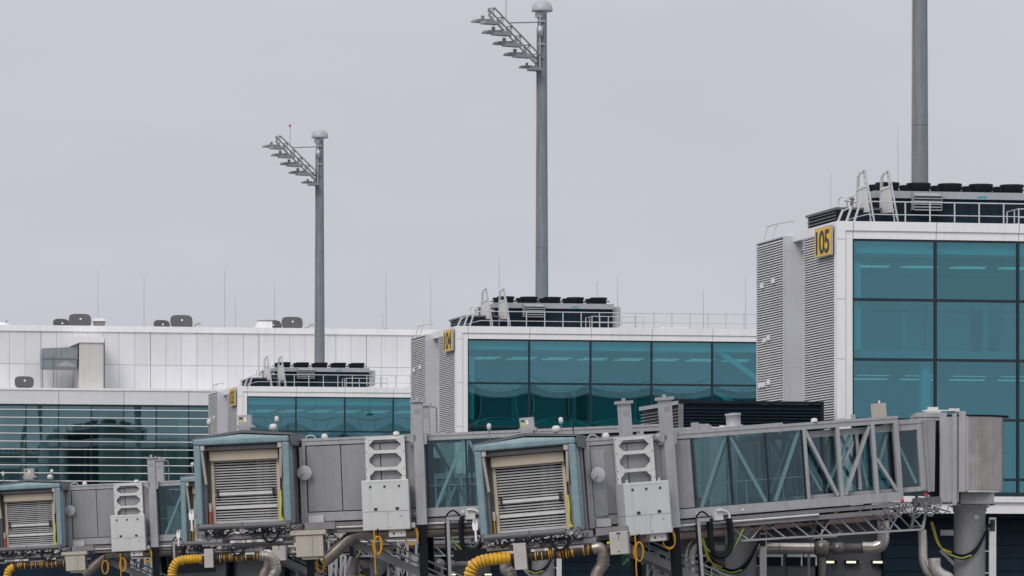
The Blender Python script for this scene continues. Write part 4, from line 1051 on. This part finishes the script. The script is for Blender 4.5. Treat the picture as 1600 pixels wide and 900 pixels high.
def coil(x, y, z, lb, tail=True):
    t = thing('cable_coil', lb, 'cable', (x, y, z), 0, 'coiled yellow cables')
    m = MB(); r6 = random.Random(int(x*100))
    for i in range(5):
        a = r6.uniform(-.04, .04); w = r6.uniform(.13, .19)
        pts = [(w*math.cos(q)+a*.6, i*.04-.08, .36*math.sin(q)-.36) for q in [2*math.pi*k/16 for k in range(17)]]
        m.tube(pts, .024, 6)
    m.build('loop', 'cable', t)
    if tail:
        m = MB(); m.tube(curve([(-.08, -.1, -.5), (-.10, -.1, -.9), (-.06, -.1, -1.5)], 5), .03, 6); m.tube(curve([(-.14, -.1, .25), (-.12, -.1, -.1), (-.1, -.1, -.5)], 5), .028, 6); m.build('tail', 'cable', t)
    m = MB(); m.tube([(0, 0, .0), (0, .0, .3)], .035, 6); m.build('hanger', 'black', t)

cy8 = R(-8)
BR = {}
BR['A'] = bridge('nearest grey boarding bridge, its glazed tunnel ending at a corrugated steel drum', 6.0, 193.65, 8.60, R(22), R(4.6), -3.25, 1.1, (X(830, 190), 190, 4.74, cy8), (17.68, 200.0, 6.55), 1, 'A', 1)
BR['B'] = bridge('middle boarding bridge with a long blank panel wall, passing behind the nearest bridge', X(660, 202), 202, 8.84, R(-3), R(2.3), -4.65, .28, (X(381, 200.6), 200.6, 5.22, cy8), (8.88, 203.0, 6.0), 2, 'B', 2)
BR['C'] = bridge('far grey boarding bridge cut by the left picture edge', X(243, 279), 279, 8.87, R(-3), R(2.6), -4.65, .28, (X(44, 277.6), 277.6, 5.22, cy8), (-7.32, 280.0, 6.1), 2, 'C', 3)
BR['D'] = bridge('far boarding bridge almost wholly hidden behind the middle bridge and its cab', X(482, 270.65), 270.65, 8.95, R(22), R(1.6), -3.25, 1.1, (X(340, 267), 267, 5.40, cy8), (1.48, 277.0, 6.5), 1, 'D', 4)
hp = [(-2.45, -.15, -1.9), (-2.40, -.15, -1.35), (-2.1, -.15, -.92), (-1.4, -.1, -.80), (-.5, .05, -.82), (.6, .1, -.80), (1.6, .1, -.78), (2.35, .1, -.72)]
hose(*BR['A'], hp, .52, 'yellow ribbed hose with frayed black wrapping slung under the nearest cab')
hose(*BR['D'], hp, .52, 'yellow ribbed hose seen below the middle cab, hanging under the hidden far cab')
hose(*BR['C'], [(-1.25, -.15, -2.2), (-1.2, -.15, -1.45), (-1.0, -.15, -1.05), (-.5, -.1, -.92), (.4, .1, -.92), (1.4, .1, -.90), (2.0, .1, -.9)], .42, 'yellow ribbed hose under the cab at the left picture edge', .2, False)
coil(X(998, 192.0), 192.0, Z(847, 192), 'coiled yellow cable hanging below the white cabinet of the nearest bridge')
coil(X(590, 200.6), 200.6, Z(838, 200.6), 'coiled yellow cable hanging below the white cabinet of the middle bridge')
coil(X(501, 200.9), 200.9, Z(866, 200.9), 'yellow cable loop with blue reel beside the cream box of the middle bridge', False)
coil(X(192, 277.4), 277.4, Z(872, 277.4), 'coiled yellow cable hanging below the white cabinet of the far left bridge')
coil(X(164, 277.6), 277.6, Z(876, 277.6), 'yellow cable loop beside the cream box of the far left bridge', False)

# ------------------------------------------------------------------ ground-level services
def big_duct(k, lb):
    d = 205.4; ox, oy = -SP*k*UY, SP*k*UX
    t = thing('insulated_duct', lb, 'duct', (X(1180, d)+ox, d+oy, Z(857, d)), 0, 'insulated metal ducts')
    m = MB(); m.tube([(-1.6,0,.03), (2.35,0,0)], .235, 20)
    m.build('duct', 'silver', t)
    m = MB()
    for x in (-.9, .95, 2.2): m.tube([(x,0,.01), (x+.03,0,.01)], .245, 20)
    m.build('seam_band', 'midgrey', t)
    m = MB(); m.lathe((2.68,0,-.36), [(0,0), (.2,.03), (.33,.16), (.37,.36), (.33,.56), (.2,.68), (0,.72)], 20); m.tube([(2.95,0,0), (3.1,0,0), (3.1,0,0), (3.55,0,0), (3.55,0,0), (4.9,0,.02)], [.12,.12,.25,.25,.2,.2], 18); m.tube(curve([(2.68,0,-.3), (2.7,0,-.8), (2.66,0,-1.2), (2.4,0,-1.5)], 6), .16, 14)
    m.build('damper', 'insul', t)
    m = MB(); P = curve([(4.3,0,.02), (4.8,0,.03), (5.1,0,.22), (5.14,0,.6), (5.14,0,1.1)], 8); m.tube(P, .255, 18)
    for i in range(6, len(P)-1, 3): m.tube([P[i], P[i]+(P[i+1]-P[i])*.3], .268, 18)
    m.build('elbow', 'silver', t)
    m = MB(); m.box(-1.2, -1.1, -.1, .1, -4.38, -.2).box(2.1, 2.2, -.1, .1, -4.38, -.2); m.build('support', 'midgrey', t)
big_duct(0, 'long silver insulated duct with black damper ball below the nearest glazed tunnel')
big_duct(1, 'farther silver insulated duct low behind the middle bridge stair')

def flex_duct(lb, d, pts, r, mat='silver'):
    P = [Vector((X(px, d), d, Z(py, d))) for px, py in pts]; base = P[-1].copy()
    t = thing('flexible_duct', lb, 'duct', base, 0, 'flexible silver ducts')
    C = [p-base for p in curve(P, 8)]
    MB().tube(C, r, 16).build('duct', mat, t)
    m = MB()
    for i in range(2, len(C)-1, 2): m.tube([C[i], C[i]+(C[i+1]-C[i])*.35], r*1.06, 16)
    m.build('ring', 'galv', t)
flex_duct('slender bent silver duct descending left of the round pedestal column', 198.6, [(1441, 828), (1442, 850), (1443, 875), (1450, 893), (1464, 902), (1480, 925), (1480, 1000)], .17)
flex_duct('short wide silver duct elbow just left of the round pedestal column', 198.0, [(1460, 872), (1461, 888), (1470, 898), (1482, 905), (1486, 930), (1486, 1000)], .24)
flex_duct('silver flexible duct standing beside the dark leg of the nearest bridge', 196.5, [(1095, 845), (1082, 856), (1078, 875), (1080, 905), (1080, 1000)], .2)
flex_duct('short silver flexible duct between the stair beams of the middle bridge', 206.0, [(556, 872), (552, 885), (553, 910), (553, 1000)], .26, 'warmpipe')
flex_duct('silver duct elbow under the nearest yellow hose', 197.5, [(792, 872), (790, 890), (800, 905), (800, 1000)], .22, 'warmpipe')
flex_duct('curved silver duct behind the white box of the hidden far bridge', 262.0, [(405, 868), (425, 872), (432, 890), (425, 910), (425, 1000)], .25, 'warmpipe')

t = thing('assembly_sign', 'green assembly point sign with white arrows behind the nearest bridge leg', 'sign', (X(989, 205), 205, 0), 0)
MB().tube([(0, .06, 0), (0, .06, Z(848, 205))], .05, 8).build('post', 'midgrey', t)
zc = Z(866, 205); MB().box(-.46, .46, -.02, .02, zc-.46, zc+.46).build('board', 'signgreen', t)
m = MB()
for sx in (-1, 1):
    for sz in (-1, 1):
        m.bar((sx*.40, -.025, zc+sz*.40), (sx*.24, -.025, zc+sz*.24), .05, .006, (0,1,0)); m.prism([(sx*.15, zc+sz*.15), (sx*.30, zc+sz*.17), (sx*.17, zc+sz*.30)], -.028, -.0215)
for x in (-.07, .07): m.lathe((x, -.03, zc+.04), [(0,0), (.05,.01), (.05,.07), (0,.08)], 8); m.prism([(x-.06, zc-.14), (x+.06, zc-.14), (x+.04, zc+.03), (x-.04, zc+.03)], -.03, -.0215)
m.build('pictogram', 'signwhite', t)

def gantry(lb, px, d, wpx, ztop):
    t = thing('lattice_gantry', lb, 'gantry', (X(px, d), d, 0), 0, 'grey lattice service gantries')
    w = wpx/8000*d; m = MB()
    for x in (0, w*.36, w*.7, w):
        for y in (0, .9): m.bar((x, y, 0), (x, y, ztop), .08)
    z = ztop
    while z > .3:
        for y in (0, .9): m.bar((0, y, z), (w, y, z), .07)
        m.bar((0, 0, z), (w*.36, 0, z-.9), .05); m.bar((w*.36, 0, z), (0, 0, z-.9), .05); m.bar((w, 0, z), (w*.7, 0, z-.9), .05)
        m.bar((0, 0, z), (0, .9, z-.9), .05); z -= .95
    m.build('lattice', 'lightgrey', t)
    m = MB(); m.box(w*.4, w*.95, .2, .8, .0, ztop-.55); m.build('cabinet', 'lightgrey', t)
    m = MB(); m.box(w*.5, w*.56, .19, .199, ztop-.85, ztop-.78).box(w*.7, w*.76, .19, .199, ztop-.85, ztop-.78); m.build('knob', 'ink', t)
gantry('lattice gantry with grey cabinet right of the green sign', 1012, 203.6, 44, Z(864, 203.6))
gantry('lattice gantry behind the dark leg of the middle bridge', 622, 214, 40, Z(846, 214))
gantry('lattice gantry left of the stair beams of the middle bridge', 517, 214, 22, Z(868, 214))
gantry('lattice gantry behind the stair of the far left bridge', 205, 292, 30, Z(872, 292))

for px, lb in ((1098, 'grey floor cabinet half hidden behind the cable loops of the nearest bridge'), (1124, 'grey floor cabinet against the pedestal column below the nearest tunnel')):
    d = 204.2; t = thing('floor_cabinet', lb, 'cabinet', (X(px, d), d, 0), 0, 'grey floor cabinets')
    MB().box(-.5, .42, 0, .8, 0, Z(880, d)).build('body', 'midgrey', t, bevel=.02); MB().box(-.52, .44, -.03, .83, Z(880, d)+.003, Z(878, d)).build('lid', 'lightgrey', t)
    MB().box(.30, .34, -.02, -.003, .8, Z(884, d)).build('handle', 'ink', t)

# ------------------------------------------------------------------ sky, sun, camera
w = bpy.data.worlds.new('World'); sc.world = w; w.use_nodes = True
N = w.node_tree.nodes; L = w.node_tree.links; N.clear()
out = N.new('ShaderNodeOutputWorld'); bg = N.new('ShaderNodeBackground'); bg.inputs[1].default_value = .10
sky = N.new('ShaderNodeTexSky'); sky.sky_type = 'NISHITA'; sky.sun_disc = False
SUN_EL, SUN_AZ = R(42), R(205)       # azimuth clockwise from +Y: behind the camera, slightly left
sky.sun_elevation = SUN_EL; sky.sun_rotation = SUN_AZ; sky.air_density = 1.2; sky.dust_density = 3
hs = N.new('ShaderNodeHueSaturation'); hs.inputs['Saturation'].default_value = .25; L.new(sky.outputs[0], hs.inputs['Color'])
tc = N.new('ShaderNodeTexCoord'); sp = N.new('ShaderNodeSeparateXYZ'); L.new(tc.outputs['Generated'], sp.inputs[0])
mr = N.new('ShaderNodeMapRange'); mr.inputs[1].default_value = 0; mr.inputs[2].default_value = 1; mr.inputs[3].default_value = 1.0; mr.inputs[4].default_value = 1.75
L.new(sp.outputs['Z'], mr.inputs[0])
mp = N.new('ShaderNodeMapping'); mp.inputs['Scale'].default_value = (3, 3, 9); L.new(tc.outputs['Generated'], mp.inputs[0])
no = N.new('ShaderNodeTexNoise'); no.inputs['Scale'].default_value = 2.2; no.inputs['Detail'].default_value = 4; L.new(mp.outputs[0], no.inputs['Vector'])
nr = N.new('ShaderNodeMapRange'); nr.inputs[1].default_value = .3; nr.inputs[2].default_value = .7; nr.inputs[3].default_value = .95; nr.inputs[4].default_value = 1.05; L.new(no.outputs[0], nr.inputs[0])
mu = N.new('ShaderNodeMath'); mu.operation = 'MULTIPLY'; L.new(mr.outputs[0], mu.inputs[0]); L.new(nr.outputs[0], mu.inputs[1])
vm = N.new('ShaderNodeVectorMath'); vm.operation = 'SCALE'; vm.inputs[0].default_value = (5.45, 5.58, 6.22); L.new(mu.outputs[0], vm.inputs['Scale'])
mx = N.new('ShaderNodeMix'); mx.data_type = 'RGBA'; mx.inputs[0].default_value = .92
L.new(hs.outputs[0], mx.inputs[6]); L.new(vm.outputs[0], mx.inputs[7]); L.new(mx.outputs[2], bg.inputs[0]); L.new(bg.outputs[0], out.inputs[0])
sd = bpy.data.lights.new('Sun', 'SUN'); sd.energy = 1.5; sd.angle = R(25); sd.color = (1, .945, .885)
so = bpy.data.objects.new('Sun', sd); COL.objects.link(so)
dirv = Vector((math.sin(SUN_AZ)*math.cos(SUN_EL), math.cos(SUN_AZ)*math.cos(SUN_EL), math.sin(SUN_EL)))
so.rotation_euler = dirv.to_track_quat('Z', 'Y').to_euler(); so.location = (0, 100, 80)

cd = bpy.data.cameras.new('Camera'); co = bpy.data.objects.new('Camera', cd); COL.objects.link(co)
co.location = (0, 0, EYE); co.rotation_euler = (R(90), 0, 0)
cd.sensor_width = 36; cd.lens = 36*FPX/1600; cd.shift_y = (HOR-450)/1600; cd.clip_start = 1; cd.clip_end = 6000
sc.camera = co
sc.view_settings.view_transform = 'Standard'; sc.view_settings.look = 'None'; sc.view_settings.gamma = 1; sc.view_settings.exposure = 0
sc.cycles.max_bounces = 8; sc.cycles.transparent_max_bounces = 16; sc.cycles.caustics_reflective = False
